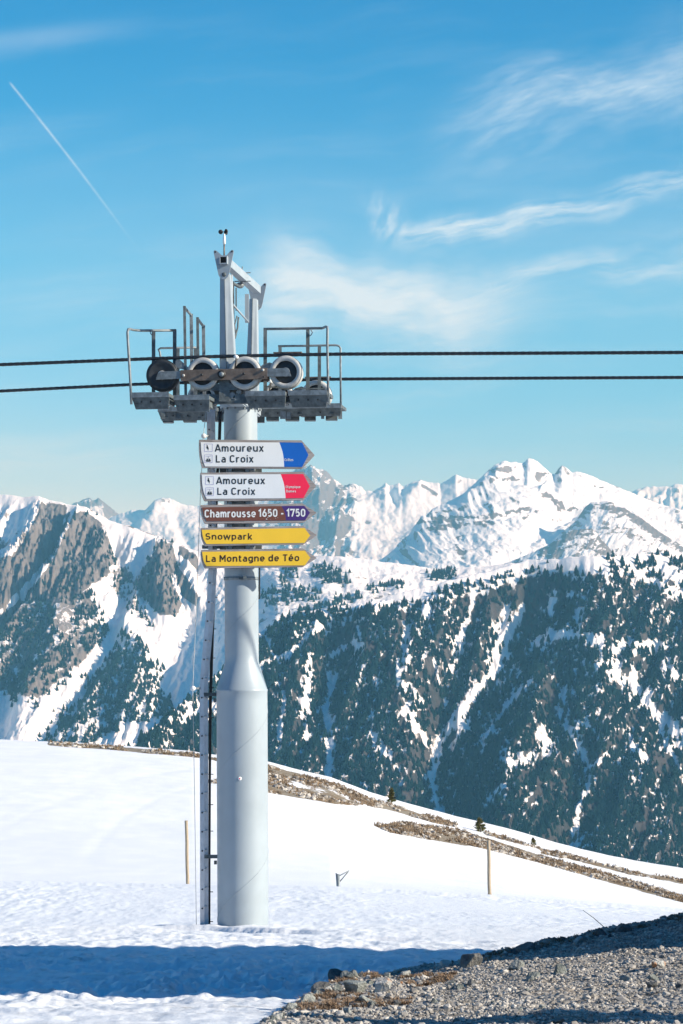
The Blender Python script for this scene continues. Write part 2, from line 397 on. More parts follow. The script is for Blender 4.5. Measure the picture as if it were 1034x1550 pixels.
class MB:
    def __init__(s): s.v, s.f, s.sm = [], [], []
    def add(s, verts, faces, smooth=False):
        o = len(s.v); s.v += [Vector(v) for v in verts]
        s.f += [tuple(i + o for i in f) for f in faces]; s.sm += [smooth] * len(faces); return s
    def hexa(s, q):        # 8 points: bottom ring 0-3, top ring 4-7
        return s.add(q, [(3, 2, 1, 0), (4, 5, 6, 7), (0, 1, 5, 4), (1, 2, 6, 5), (2, 3, 7, 6), (3, 0, 4, 7)])
    def box(s, lo, hi):
        (a, b, c), (d, e, f) = lo, hi
        return s.hexa([(a, b, c), (d, b, c), (d, e, c), (a, e, c), (a, b, f), (d, b, f), (d, e, f), (a, e, f)])
    def bar(s, p0, p1, w, h, up=(0, 0, 1)):
        p0, p1 = Vector(p0), Vector(p1); d = (p1 - p0).normalized(); up = Vector(up)
        if abs(d.dot(up)) > 0.98: up = Vector((0, 1, 0))
        x = d.cross(up).normalized() * w / 2; y = x.cross(d).normalized() * h / 2
        r = lambda p: [p - x - y, p + x - y, p + x + y, p - x + y]
        return s.hexa(r(p0) + r(p1))
    def prism(s, pts, ext):
        n = len(pts); e = Vector(ext); pts = [Vector(p) for p in pts]
        return s.add(pts + [p + e for p in pts], [tuple(range(n)), tuple(range(2 * n - 1, n - 1, -1))] +
                     [(i, i + n, (i + 1) % n + n, (i + 1) % n) for i in range(n)])
    def tube(s, path, r, n=10, cap=True, smooth=True):
        path = [Vector(p) for p in path]; rs = r if isinstance(r, (list, tuple)) else [r] * len(path)
        vs, fs = [], []; ref = None
        for i, p in enumerate(path):
            t = (path[min(i + 1, len(path) - 1)] - path[max(i - 1, 0)]).normalized()
            if ref is None:
                ref = t.orthogonal().normalized()
            ref = (ref - t * ref.dot(t)).normalized(); bn = t.cross(ref)
            for k in range(n):
                a = 2 * math.pi * k / n; vs.append(p + (ref * math.cos(a) + bn * math.sin(a)) * rs[i])
        for i in range(len(path) - 1):
            for k in range(n):
                fs.append((i * n + k, i * n + (k + 1) % n, (i + 1) * n + (k + 1) % n, (i + 1) * n + k))
        s.add(vs, fs, smooth)
        if cap:
            o = len(s.v) - len(vs)
            s.f += [tuple(o + k for k in range(n - 1, -1, -1)), tuple(o + (len(path) - 1) * n + k for k in range(n))]
            s.sm += [False, False]
        return s
    def lathe(s, c, axis, prof, n=32, smooth=True, ref=None):
        """prof: (along, radius) pairs along axis from c"""
        c, ax = Vector(c), Vector(axis).normalized(); x = ax.orthogonal().normalized() if ref is None else ref; y = ax.cross(x)
        vs, fs = [], []
        for (l, r) in prof:
            for k in range(n):
                a = 2 * math.pi * k / n; vs.append(c + ax * l + (x * math.cos(a) + y * math.sin(a)) * r)
        for i in range(len(prof) - 1):
            for k in range(n):
                fs.append((i * n + k, i * n + (k + 1) % n, (i + 1) * n + (k + 1) % n, (i + 1) * n + k))
        return s.add(vs, fs, smooth)
    def ball(s, c, r, nu=10, nv=6, squash=(1, 1, 1), half=False):
        vs, fs = [], []
        for j in range(nv + 1):
            th = math.pi * j / nv * (0.5 if half else 1)
            for i in range(nu):
                a = 2 * math.pi * i / nu
                vs.append(Vector(c) + Vector((math.sin(th) * math.cos(a) * squash[0], math.sin(th) * math.sin(a) * squash[1], math.cos(th) * squash[2])) * r)
        for j in range(nv):
            for i in range(nu):
                fs.append((j * nu + i, (j + 1) * nu + i, (j + 1) * nu + (i + 1) % nu, j * nu + (i + 1) % nu))
        return s.add(vs, fs, True)
    def build(s, name, m, parent=None, origin=None, bevel=0.0):
        if origin is None:
            lo = [min(v[i] for v in s.v) for i in range(3)]; hi = [max(v[i] for v in s.v) for i in range(3)]
            origin = Vector(((lo[0] + hi[0]) / 2, (lo[1] + hi[1]) / 2, lo[2]))
        origin = Vector(origin)
        me = bpy.data.meshes.new(name)
        me.from_pydata([v - origin for v in s.v], [], s.f)
        me.polygons.foreach_set('use_smooth', s.sm); me.materials.append(m); me.update()
        bm = bmesh.new(); bm.from_mesh(me); bmesh.ops.recalc_face_normals(bm, faces=bm.faces)
        if bevel:
            bmesh.ops.remove_doubles(bm, verts=bm.verts, dist=1e-5)
            es = [e for e in bm.edges if len(e.link_faces) == 2 and e.calc_face_angle(0) > 0.6]
            bmesh.ops.bevel(bm, geom=es, offset=bevel, segments=2, affect='EDGES', clamp_overlap=True)
        bm.to_mesh(me); bm.free()
        o = bpy.data.objects.new(name, me); COL.objects.link(o); WORLD[o.name] = origin
        o.location = origin
        if parent:
            o.parent = parent; o.location = origin - WORLD[parent.name]
        return o

def thing(name, label, cat, loc, group=None):
    o = bpy.data.objects.new(name, None); o.empty_display_size = 0.3; COL.objects.link(o)
    o.location = loc; WORLD[o.name] = Vector(loc); return tag(o, label, cat, group)

def tag(o, label=None, cat=None, group=None, kind=None):
    for k, v in (('label', label), ('category', cat), ('group', group), ('kind', kind)):
        if v: o[k] = v
    return o

def np_mesh(name, verts, faces, m, attrs=None, smooth=True, kind=None, quads=True):
    """big numpy meshes: verts (n,3), faces (m,3|4)"""
    me = bpy.data.meshes.new(name); k = faces.shape[1]
    me.vertices.add(len(verts)); me.vertices.foreach_set('co', np.ascontiguousarray(verts, np.float32).ravel())
    me.loops.add(faces.size); me.loops.foreach_set('vertex_index', np.ascontiguousarray(faces, np.int32).ravel())
    me.polygons.add(len(faces)); me.polygons.foreach_set('loop_start', np.arange(0, faces.size, k, dtype=np.int32))
    me.polygons.foreach_set('use_smooth', np.full(len(faces), smooth))
    me.update(calc_edges=True)
    for an, av in (attrs or {}).items():
        a = me.attributes.new(an, 'FLOAT', 'POINT'); a.data.foreach_set('value', np.ascontiguousarray(av, np.float32).ravel())
    me.materials.append(m); me.validate()
    o = bpy.data.objects.new(name, me); COL.objects.link(o); WORLD[o.name] = Vector((0, 0, 0))
    if kind: o['kind'] = kind
    return o

def grid_faces(nr, nc):
    i = np.arange(nr - 1)[:, None] * nc + np.arange(nc - 1)[None]
    return np.stack([i, i + 1, i + nc + 1, i + nc], -1).reshape(-1, 4)

# ------------------------------------------------------------------ near ground
crest_y = lerpx([(-400, 1095), (-200, 1110), (0, 1122), (80, 1126), (160, 1131), (290, 1141), (330, 1147), (405, 1157), (440, 1167), (500, 1182),
                 (560, 1207), (610, 1222), (690, 1247), (760, 1265), (830, 1287), (880, 1301), (960, 1320), (1034, 1334), (1234, 1378), (1500, 1420)])
edge_y = lerpx([(-300, 1332), (0, 1338), (500, 1346), (740, 1359), (1034, 1381), (1300, 1398)])
near_y = lerpx([(-4, 1900), (6, 1690), (8, 1610), (10, 1556), (12, 1545), (14, 1533), (17, 1514), (20, 1498), (25, 1466), (30, 1440), (33, 1421), (35, 1406.5), (36.4, 1399.5),
                (37.2, 1405), (39, 1432), (42, 1448), (45, 1440), (48, 1421), (52, 1401)])

def plain_px(x, d):
    return np.clip(x / np.maximum(d, 3.0) * F + CX, -300, 1300)

SCARPS = [((0.05, 34.6), (-2.95, 36.5), 0.13), ((-4.6, 35.6), (-4.2, 35.4), 0.05), ((1.3, 33.0), (0.3, 33.7), 0.06),
          ((2.2, 32.2), (1.6, 32.6), 0.05), ((-0.6, 33.6), (-0.9, 33.8), 0.03), ((-3.0, 33.2), (-3.7, 33.6), 0.04)]

EDGE = [(-0.60, 3.0), (-0.56, 9.6), (-0.50, 11.0), (-0.46, 12.5), (-0.39, 14.5), (-0.22, 16.5), (-0.08, 17.9), (0.25, 18.3), (0.51, 18.6), (0.95, 18.9), (1.28, 19.2), (2.13, 20.0), (3.03, 20.6), (6, 23), (13, 27)]
_epoly = EDGE + [(13, 3.0)]

def edge_sd(x, d):
    q = pdist(x, d, EDGE)
    return np.where(inpoly(x, d, _epoly), q, -q)

def ground_z(x, d):
    p = plain_px(x, d)
    ey, cy = edge_y(p), crest_y(p)
    y = near_y(np.minimum(d, 52))
    t = np.clip((d - 52) / 23.0, 0, 1)
    tt = t * (1.55 - 0.55 * t)
    y = np.where(d > 52, 1401 + (ey - 1401) * tt, y)
    z = (HY - y) / F * d
    ze = (HY - ey) / F * 75.0
    zg = ze - 1.1                                            # gully behind the brow
    zc = (HY - cy) / F * 150.0
    g = sst(d, 75, 86)
    z = np.where(d > 75, ze + (zg - ze) * g + (-0.13 * 0), z)
    h = np.clip((d - 86) / 64.0, 0, 1)
    zh = zg + (zc - zg) * (h * 0.45 + 0.55 * (1 - (1 - h) ** 2)) 
    z = np.where(d > 86, zh, z)
    b = np.maximum(d - 150, 0)
    z = np.where(d > 150, np.maximum(zc - b * b * 0.0025 / (1 + b * 0.005) , -420), z)
    # relief
    nearf = 1 - sst(d, 40, 60)
    shade = np.exp(-((d - 23) / 7.5) ** 2)
    rel = (0.025 + 0.09 * shade) * fbm(x * 1.1, d * 0.8, 3, 3) + (0.016 + 0.03 * shade) * fbm(x * 4.2, d * 2.2, 3, 5) + 0.085 * shade * (ridged(x * 1.9, d * 1.3, 3, 8) - 1.1) + 0.03 * shade * fbm(x * 8, d * 5, 2, 9) + 0.05 * np.exp(-((d - 29.5) / 2.5) ** 2) * (ridged(x * 1.4, d * 0.8, 3, 12) - 1.0)
    rel *= sst(d, 5, 8)
    z = z - 0.4 * sst(edge_sd(x, d), 0.25, 0.8) * (d < 30)
    mid = 0.03 * fbm(x * 1.2, d * 0.35, 4, 21) + 0.018 * fbm(x * 4, d * 1.2, 3, 25)
    far = 0.20 * fbm(x * 0.05, d * 0.05, 3, 31) + 0.03 * fbm(x * 0.35, d * 0.2, 3, 35)
    rel = rel * np.clip(0.75 + 0.9 * fbm(x * 0.28, d * 0.16, 2, 97), 0.25, 1.5); mid_ = np.clip(0.7 + 1.0 * fbm(x * 0.16, d * 0.09, 2, 99), 0.15, 1.5)
    z = z + rel * nearf + mid * mid_ * sst(d, 40, 55) * (1 - sst(d, 78, 90)) + far * sst(d, 88, 110) * (1 - sst(d, 200, 400))
    for a0, a1, w in ((-60, 0.30, 0.5), (-34, 0.18, 0.35), (22, -0.16, 0.35), (30, -0.15, 0.3), (58, -0.4, 0.4)):
        off = x - (a0 * 0.35 + a1 * (d - 86) + 3.0 * np.sin(d * 0.06 + a0))
        z = z - 0.012 * np.exp(-(off / w) ** 2) * sst(d, 90, 96) * (1 - sst(d, 140, 150))
    for (x0, y0), (x1, y1), hgt in SCARPS:
        L = math.hypot(x1 - x0, y1 - y0); ux, uy = (x1 - x0) / L, (y1 - y0) / L
        s = (x - x0) * ux + (d - y0) * uy; q = (x - x0) * uy - (d - y0) * ux      # q>0 away from the camera side
        q = q + 0.12 * vn(x * 1.3, d * 1.3, 77)
        w = np.clip(np.minimum(s / L, 1 - s / L) * 2.6, 0, 1) ** 0.7
        z = z - 1.25 * hgt * w * (1 - sst(q, -0.10, 0.02)) * np.exp(-np.maximum(-q, 0) / 0.5)
    return z

def make_ground():
    pin = np.linspace(-40, 1074, 600)
    rows = np.concatenate([np.linspace(-6, 8, 20)[:-1], np.linspace(8, 36.2, 330), np.linspace(36.3, 52, 60), np.linspace(52.3, 75, 130)[:-1],
                           np.linspace(75, 90, 20)[:-1], np.linspace(90, 152, 240), np.geomspace(154, 1500, 50)])
    D = rows[:, None]; dd = np.maximum(D, 3.0)
    xin = (pin[None] - CX) / F * dd
    k = np.linspace(1, 0, 26)[None] ** 1.8
    ext = 9 + 0.35 * dd
    xl = xin[:, :1] - k[:, :-1] * ext; xr = xin[:, -1:] + k[:, ::-1][:, 1:] * ext
    X = np.concatenate([xl, xin, xr], 1); D = np.broadcast_to(D, X.shape)
    Z = ground_z(X, D)
    px, py = X / np.maximum(D, 3) * F + CX, HY - Z / np.maximum(D, 3) * F
    veg = strokes(px, py, VEG_LINES)
    for poly, w in VEG_POLYS: veg = np.maximum(veg, soft(px, py, poly, w))
    veg = veg * (0.95 + 0.75 * fbm(X * 0.22, D * 0.09, 4, 85))
    veg = np.where((D > 95) & (D < 175), veg, 0)
    veg = np.where(D > 175, 0.5, veg)
    dirty = (1 - sst(D, 29, 35)) * np.clip(0.75 + 1.1 * fbm(X * 0.35, D * 0.3, 3, 93), 0.05, 1.2)
    return np_mesh('snow_field', np.stack([X, D, Z], -1).reshape(-1, 3), grid_faces(*X.shape), M['snow'], {'veg': veg, 'dirty': dirty}, kind='structure')

VEG_LINES = [([(75, 1126), (160, 1131.5), (220, 1137), (290, 1143), (335, 1151)], 3.2), ([(316, 1183), (332, 1184)], 2.5),
             ([(640, 1233), (690, 1248)], 2.5), ([(735, 1261), (800, 1279), (870, 1299), (960, 1322), (1040, 1336), (1200, 1374)], 4.0), ([(820, 1290), (850, 1297)], 3)]
VEG_POLYS = [([(400, 1158), (440, 1167), (500, 1183), (560, 1208), (612, 1224), (680, 1246), (690, 1252), (640, 1242), (600, 1229), (560, 1222), (500, 1216), (450, 1208), (400, 1199)], 3.0),
             ([(566, 1249), (620, 1244), (700, 1258), (760, 1275), (830, 1298), (900, 1317), (960, 1334), (1040, 1360), (1200, 1400), (1200, 1408), (1040, 1368), (960, 1347), (880, 1324), (800, 1302), (720, 1282), (640, 1270), (590, 1260)], 3.0)]
make_ground()

# gravel bank in the right foreground
def gravel_z(x, d):
    k = np.interp(x, [-.5, -.08, .5, 1.28, 2.1, 3.0, 4.0], [.118, .106, .103, .089, .075, .064, .058])
    z = -1.57 - (d - 10) * k
    sd = edge_sd(x, d)
    z = z - 0.035 + 0.07 * np.exp(-((sd - 0.35) / 0.35) ** 2) * sst(d, 17.5, 19.5) * (0.3 + 1.2 * vn(x * 2.2, d * 2.2, 91))
    z = z + 0.04 * fbm(x * 1.3, d * 1.3, 3, 41) + 0.02 * fbm(x * 7, d * 7, 2, 45)
    return z - 0.55 * (1 - sst(sd, -0.45, 0.22))

def make_gravel():
    xs = np.concatenate([np.arange(-1.1, 4.5, 0.03), np.linspace(4.6, 13, 40)])
    ds = np.concatenate([np.linspace(3, 9.5, 30), np.arange(9.55, 22, 0.045), np.linspace(22.2, 27, 30)])
    X, D = np.meshgrid(xs, ds); sd = edge_sd(X, D); Z = gravel_z(X, D)
    f = grid_faces(*X.shape); keep = (sd.ravel()[f] > -0.45).all(1)
    f = f[keep]; used = np.unique(f); mp = np.full(X.size, -1); mp[used] = np.arange(len(used))
    return np_mesh('gravel_path', np.stack([X, D, Z], -1).reshape(-1, 3)[used], mp[f], M['gravel'], kind='structure')
make_gravel()

_t = (1 + 5 ** 0.5) / 2
ICO_V = np.array([(-1, _t, 0), (1, _t, 0), (-1, -_t, 0), (1, -_t, 0), (0, -1, _t), (0, 1, _t), (0, -1, -_t), (0, 1, -_t), (_t, 0, -1), (_t, 0, 1), (-_t, 0, -1), (-_t, 0, 1)]) / math.hypot(1, _t)
ICO_F = np.array([(0, 11, 5), (0, 5, 1), (0, 1, 7), (0, 7, 10), (0, 10, 11), (1, 5, 9), (5, 11, 4), (11, 10, 2), (10, 7, 6), (7, 1, 8), (3, 9, 4), (3, 4, 2), (3, 2, 6), (3, 6, 8), (3, 8, 9), (4, 9, 5), (2, 4, 11), (6, 2, 10), (8, 6, 7), (9, 8, 1)])

def stones(name, P, size, tone, m, flat=0.65):
    n = len(P)
    v = ICO_V[None] * (1 + RNG.uniform(-0.3, 0.35, (n, 12, 1)))
    v = v * (size[:, None] * np.stack([RNG.uniform(0.7, 1.25, n), RNG.uniform(0.7, 1.25, n), RNG.uniform(0.45, 0.9, n) * flat / 0.65], -1))[:, None]
    a = RNG.uniform(0, 6.28, n); ca, sa = np.cos(a)[:, None], np.sin(a)[:, None]
    v = np.stack([v[..., 0] * ca - v[..., 1] * sa, v[..., 0] * sa + v[..., 1] * ca, v[..., 2]], -1) + P[:, None]
    f = (ICO_F[None] + 12 * np.arange(n)[:, None, None]).reshape(-1, 3)
    return tag(np_mesh(name, v.reshape(-1, 3), f, m, {'tone': np.repeat(tone, 12)}, smooth=False), kind='stuff')

def bank_depth(px, y):
    """depth at which the bank is seen at photo position (px, y)"""
    d = np.arange(9.5, 22, 0.05); x = (px - CX) / F * d
    z = np.maximum(gravel_z(x, d), ground_z(x, d)); yy = np.minimum.accumulate(HY - z / d * F)
    return float(np.interp(-y, -yy, d))

def gravel_stones():
    n = 60000
    d = 9.4 + 12.5 * RNG.random(n * 2) ** 1.15; x = RNG.uniform(-0.6, 3.9, n * 2)
    sd = edge_sd(x, d); k = (sd > -0.12) & (x < 0.16 * d + 0.2) & (RNG.random(n * 2) < 0.35 + 0.65 * sst(fbm(x * 1.5, d * 1.5, 2, 61), -0.3, 0.2))
    x, d = x[k][:n], d[k][:n]
    s = 0.004 + 0.010 * RNG.random(len(x)) ** 3 + 0.020 * RNG.random(len(x)) * (RNG.random(len(x)) > 0.965)
    z = gravel_z(x, d) + s * 0.25
    tag(stones('gravel', np.stack([x, d, z], -1), s, np.clip(RNG.beta(1.3, 1.7, len(x)) + 0.25 * fbm(x * 1.7, d * 1.7, 2, 63), 0, 1), M['stone']), 'loose grey and beige gravel covering the near ground at lower right', 'gravel')
gravel_stones()

def tufts(name, P, h, m, blades=7, lean=0.7, w=0.004):
    n = len(P) * blades
    base = np.repeat(P, blades, 0) + np.concatenate([RNG.normal(0, 1, (n, 2)) * np.repeat(h, blades)[:, None] * 0.25, np.zeros((n, 1))], 1)
    hh = np.repeat(h, blades) * RNG.uniform(0.5, 1.1, n)
    a = RNG.uniform(0, 6.28, n); l = RNG.uniform(0.1, lean, n) * hh
    dx, dy = np.cos(a) * l, np.sin(a) * l
    ww = np.repeat(w if np.ndim(w) else np.full(len(P), w), blades)
    sx, sy = -np.sin(a) * ww, np.cos(a) * ww
    z0 = np.zeros(n)
    v = np.stack([base + np.stack([sx, sy, z0], -1), base - np.stack([sx, sy, z0], -1),
                  base + np.stack([dx * 0.45 - sx * .8, dy * 0.45 - sy * .8, hh * 0.62], -1), base + np.stack([dx * 0.45 + sx * .8, dy * 0.45 + sy * .8, hh * 0.62], -1),
                  base + np.stack([dx, dy, hh], -1)], 1)
    o = 5 * np.arange(n)[:, None]
    f = np.concatenate([np.concatenate([o, o + 1, o + 2], 1), np.concatenate([o, o + 2, o + 3], 1), np.concatenate([o + 3, o + 2, o + 4], 1)])
    return tag(np_mesh(name, v.reshape(-1, 3), f, m, smooth=False), kind='stuff')

def bank_grass():
    pts = []
    for poly, n in (([(425, 1527), (450, 1512), (500, 1498), (560, 1508), (620, 1512), (640, 1520), (560, 1524), (500, 1532)], 1500),
                    ([(600, 1482), (640, 1474), (690, 1474), (680, 1486), (630, 1496)], 500), ([(470, 1492), (520, 1480), (640, 1462), (640, 1468), (540, 1486)], 450), ([(640, 1466), (760, 1440), (900, 1408), (1034, 1386), (1034, 1394), (900, 1418), (760, 1450)], 420)):
        xs = [p[0] for p in poly]; ys = [p[1] for p in poly]; k = 0
        cols = {c: None for c in range(0)}
        while k < n:
            px, y = random.uniform(min(xs), max(xs)), random.uniform(min(ys), max(ys))
            if not inpoly(np.array([px]), np.array([y]), poly)[0]: continue
            c = round(px / 12) * 12
            if c not in cols:
                dg = np.arange(9.5, 22, 0.05); xg = (c - CX) / F * dg
                cols[c] = (dg, np.minimum.accumulate(HY - np.maximum(gravel_z(xg, dg), ground_z(xg, dg)) / dg * F))
            dg, yy = cols[c]; d = float(np.interp(-y, -yy, dg)); pts.append(((px - CX) / F * d, d)); k += 1
    P = np.array(pts); sd = edge_sd(P[:, 0], P[:, 1])
    keep = (sd > -0.2) & (fbm(P[:, 0] * 3, P[:, 1] * 2, 2, 71) > -0.12); P = P[keep]
    z = gravel_z(P[:, 0], P[:, 1])
    tag(tufts('dry_grass', np.concatenate([P, z[:, None]], 1), RNG.uniform(0.008, 0.03, len(P)), M['grass'], 9, 2.2, 0.0025), 'short dry brown grass between the stones along the gravel edge', 'grass')
bank_grass()

def hill_cover():
    n = 60000
    px = RNG.uniform(-60, 1100, n); d = RNG.uniform(100, 151.5, n); x = (px - CX) / F * d
    z = ground_z(x, d); py = HY - z / d * F
    veg = strokes(px, py, VEG_LINES)
    for poly, w in VEG_POLYS: veg = np.maximum(veg, soft(px, py, poly, w))
    veg = veg * (0.95 + 0.75 * fbm(x * 0.22, d * 0.09, 4, 85))
    k = (veg > 0.45) & (fbm(x * 0.4, d * 0.2, 3, 81) + veg * 0.35 > 0.16)
    x, d, z = x[k], d[k], z[k]
    st = RNG.random(len(x)) < 0.25 + 0.5 * sst(fbm(x * 0.25, d * 0.12, 2, 83), -0.1, 0.25)
    s = 0.03 + 0.17 * RNG.random(st.sum()) ** 4
    P = np.stack([x, d, z], -1)
    tag(stones('scree', P[st] + np.array((0, 0, 0.02)), s, RNG.beta(3, 2, st.sum()), M['stone']), 'pale stones scattered over the bare strips of the snowy ridge', 'scree')
    Q = P[~st][:12000]
    tag(tufts('heath', Q, RNG.uniform(0.06, 0.22, len(Q)), M['heath'], 7, 1.3, 0.02), 'brown heath and dead grass on the bare strips of the ridge', 'heath')
hill_cover()

# ------------------------------------------------------------------ mountains
def mountain(name, p0, p1, nc, nr, ridge, rr, rf, yf, dispf, rockf, m, below=None, ridge_amp=0.0, prof=1.0, ridge_fr=0.05):
    px = np.linspace(p0, p1, nc)[None]; t = np.linspace(0, 1, nr)[:, None]
    yr = ridge(px); rrx, rfx = rr(px), rf(px); yfx = yf(px)
    kw = max(3, int(56 / (p1 - p0) * nc)); pad = np.pad(yr[0], kw, mode='edge')
    ys_ = np.convolve(pad, np.hanning(2 * kw + 1) / np.hanning(2 * kw + 1).sum(), mode='valid')[None]
    yr = ys_ + (yr - ys_) * sst(t, 0.62, 1.0)
    r = rfx + (rrx - rfx) * t
    Y0 = yfx + (yr - yfx) * t ** prof
    Z = (HY - Y0) / F * r
    PX = np.broadcast_to(px, Y0.shape)
    Dm = dispf(PX, Y0) * (1 - sst(t, 0.93, 1.0))
    Z = Z + Dm + ridge_amp * sst(t, 0.9, 1.0) * (fbm(PX * ridge_fr, Y0 * 0 + 0.5, 4, 5) )
    X = (PX - CX) / F * r
    Yd = np.broadcast_to(r, X.shape)
    gy = np.gradient(Z, axis=0) / np.maximum(np.gradient(Yd, axis=0), 1e-3); gx = np.gradient(Z, axis=1) / np.maximum(np.gradient(X, axis=1), 1e-3)
    slope = np.hypot(gx, gy)
    rock = rockf(PX, HY - Z / Yd * F, slope)
    nb = 8
    for i in range(1, nb + 1):
        f = 1 + i * 0.02
        X = np.concatenate([X, X[nr - 1:nr] * f], 0); Yd = np.concatenate([Yd, Yd[nr - 1:nr] * f], 0)
        Z = np.concatenate([Z, Z[nr - 1:nr] - i * 0.012 * Yd[nr - 1:nr]], 0); rock = np.concatenate([rock, rock[nr - 1:nr]], 0)
    o = np_mesh(name, np.stack([X, Yd, Z], -1).reshape(-1, 3), grid_faces(*X.shape), m, {'rock': rock}, kind='structure')
    return o, (X[:nr], Yd[:nr], Z[:nr], PX, slope)

A_RIDGE = lerpx([(-200, 1330), (100, 1200), (200, 1128), (250, 1085), (300, 1045), (350, 1000), (393, 957), (441, 929), (502, 920), (543, 912), (581, 905), (613, 896), (661, 885), (683, 878),
                 (720, 870), (770, 855), (800, 847), (850, 845), (880, 843), (960, 840), (1034, 835), (1300, 820)])
A_SNOW = [([(790, 925), (768, 960), (762, 990), (735, 1030), (700, 1075), (672, 1112), (655, 1150), (654, 1190), (664, 1235)], 8), ([(772, 945), (765, 970)], 15),
          ([(810, 977), (840, 961), (872, 966), (910, 972)], 9), ([(925, 988), (950, 976), (990, 982), (1015, 974)], 8), ([(930, 1020), (960, 1042), (990, 1080), (1040, 1122)], 12),
          ([(855, 1040), (846, 1085), (870, 1125), (886, 1150), (895, 1182), (876, 1220), (870, 1262)], 6), ([(768, 1155), (802, 1150)], 11), ([(820, 1110), (832, 1140)], 12),
          ([(950, 1110), (972, 1150)], 10), ([(503, 1030), (492, 1080), (499, 1130), (495, 1195)], 8), ([(600, 1000), (607, 1032), (640, 1062)], 5), ([(612, 1078), (645, 1122)], 7),
          ([(568, 1118), (604, 1165)], 5), ([(545, 978), (500, 990)], 8), ([(617, 955), (611, 1010)], 7), ([(718, 898), (701, 960), (690, 990)], 5), ([(468, 990), (462, 1120)], 4),
          ([(709, 1094), (677, 1139)], 4), ([(800, 1033), (762, 1080), (726, 1127)], 5), ([(840, 900), (830, 930)], 5), ([(870, 925), (875, 950)], 5), ([(960, 870), (1040, 905)], 6), ([(1000, 860), (1040, 880)], 8),
          ([(395, 1010), (440, 990), (480, 950)], 5), ([(320, 1075), (380, 1010)], 6), ([(280, 1090), (330, 1060)], 6), ([(905, 1010), (940, 1005)], 6), ([(1010, 1010), (1040, 1040)], 7), ([(880, 1180), (930, 1130)], 4),
          ([(430, 1050), (420, 1140)], 4), ([(645, 905), (640, 940)], 4), ([(1000, 1110), (1040, 1190)], 4), ([(740, 1215), (760, 1190)], 4), ([(855, 1290), (885, 1270)], 5)]
A_ROCK = [([(553, 945), (556, 985)], 8), ([(588, 1005), (600, 1060), (614, 1100)], 8), ([(648, 1000), (661, 1050), (655, 1095)], 9), ([(745, 895), (738, 935)], 8), ([(632, 1110), (650, 1150)], 8),
          ([(826, 1075), (835, 1060)], 8), ([(780, 1170), (800, 1180)], 12), ([(860, 1240), (850, 1290)], 14), ([(980, 1230), (970, 1290)], 12), ([(990, 1140), (1010, 1160)], 14), ([(600, 1200), (640, 1215)], 14), ([(735, 1230), (740, 1260)], 8)]

def A_disp(px, y):
    v1 = strokes(px, y, [([(800, 870), (775, 950), (745, 1020), (690, 1100), (655, 1160), (655, 1250), (670, 1400)], 62)])
    v2 = strokes(px, y, [([(860, 1000), (850, 1085), (890, 1160), (870, 1270), (880, 1400)], 34)])
    v3 = strokes(px, y, [([(520, 960), (498, 1050), (498, 1150), (495, 1300)], 26)])
    v4 = strokes(px, y, [([(720, 880), (700, 960), (670, 1040), (655, 1120)], 22)])
    v5 = strokes(px, y, [([(1000, 960), (960, 1040), (1000, 1100), (1040, 1160), (1030, 1400)], 34)])
    r1 = strokes(px, y, [([(560, 930), (590, 1010), (615, 1100), (635, 1200), (630, 1350)], 34)])
    r2 = strokes(px, y, [([(745, 880), (725, 960), (690, 1040)], 14)])
    r3 = strokes(px, y, [([(810, 1020), (790, 1120), (770, 1250), (775, 1400)], 30)])
    z = -62 * v1 - 26 * v2 - 18 * v3 - 20 * v4 - 22 * v5 + 22 * r1 + 16 * r2 + 18 * r3
    u = px + 0.35 * (y - 900)
    z = z + 18 * (ridged(u / 62, y / 190, 4, 101) - 1.1) + 4.5 * fbm(px / 9, y / 12, 3, 105) + 2.2 * fbm(px / 3.2, y / 5, 2, 109)
    return z

def A_rock(px, y, sl):
    r = strokes(px, y, A_ROCK) * 1.0
    lowband = sst(y, 1000, 1260)
    base = 0.47 + 0.10 * lowband + 0.5 * (sl - 0.9).clip(-0.5, 0.5) + 0.35 * fbm(px / 28, y / 40, 3, 111)
    base = base * sst(y - A_RIDGE(px), 5, 40)
    s = strokes(px, y, A_SNOW) * (0.72 + 0.5 * fbm(px / 8, y / 14, 3, 113))
    return np.clip(np.maximum(base, r) - 0.75 * s, 0, 1)

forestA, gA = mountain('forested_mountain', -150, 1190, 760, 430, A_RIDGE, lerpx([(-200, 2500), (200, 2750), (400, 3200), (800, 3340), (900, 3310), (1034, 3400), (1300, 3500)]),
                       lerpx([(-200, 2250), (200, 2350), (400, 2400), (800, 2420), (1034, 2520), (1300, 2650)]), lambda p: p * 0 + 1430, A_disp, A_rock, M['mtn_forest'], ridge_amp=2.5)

B_RIDGE = lerpx([(-250, 735), (-60, 744), (0, 748), (30, 751), (60, 752), (100, 763), (130, 768), (165, 788), (210, 801), (260, 820), (300, 835), (340, 840), (420, 841), (479, 841), (527, 843), (569, 849),
                 (613, 855), (661, 861), (720, 859), (770, 852), (1300, 860)])
P1 = [(62, 757), (108, 766), (100, 800), (80, 835), (40, 880), (0, 925), (-160, 990), (-160, 880), (20, 840), (45, 800)]
P2 = [(112, 776), (128, 774), (150, 785), (170, 830), (165, 870), (140, 885), (105, 915), (85, 915), (50, 915), (40, 900), (66, 868), (88, 830)]
P3 = [(235, 818), (262, 822), (270, 860), (262, 880), (275, 915), (265, 932), (240, 932), (215, 905), (203, 890), (215, 860), (230, 840)]
P4 = [(264, 850), (280, 870), (302, 905), (297, 918), (280, 905), (262, 880)]
P5 = [(268, 822), (300, 838), (300, 862), (285, 850), (270, 840)]
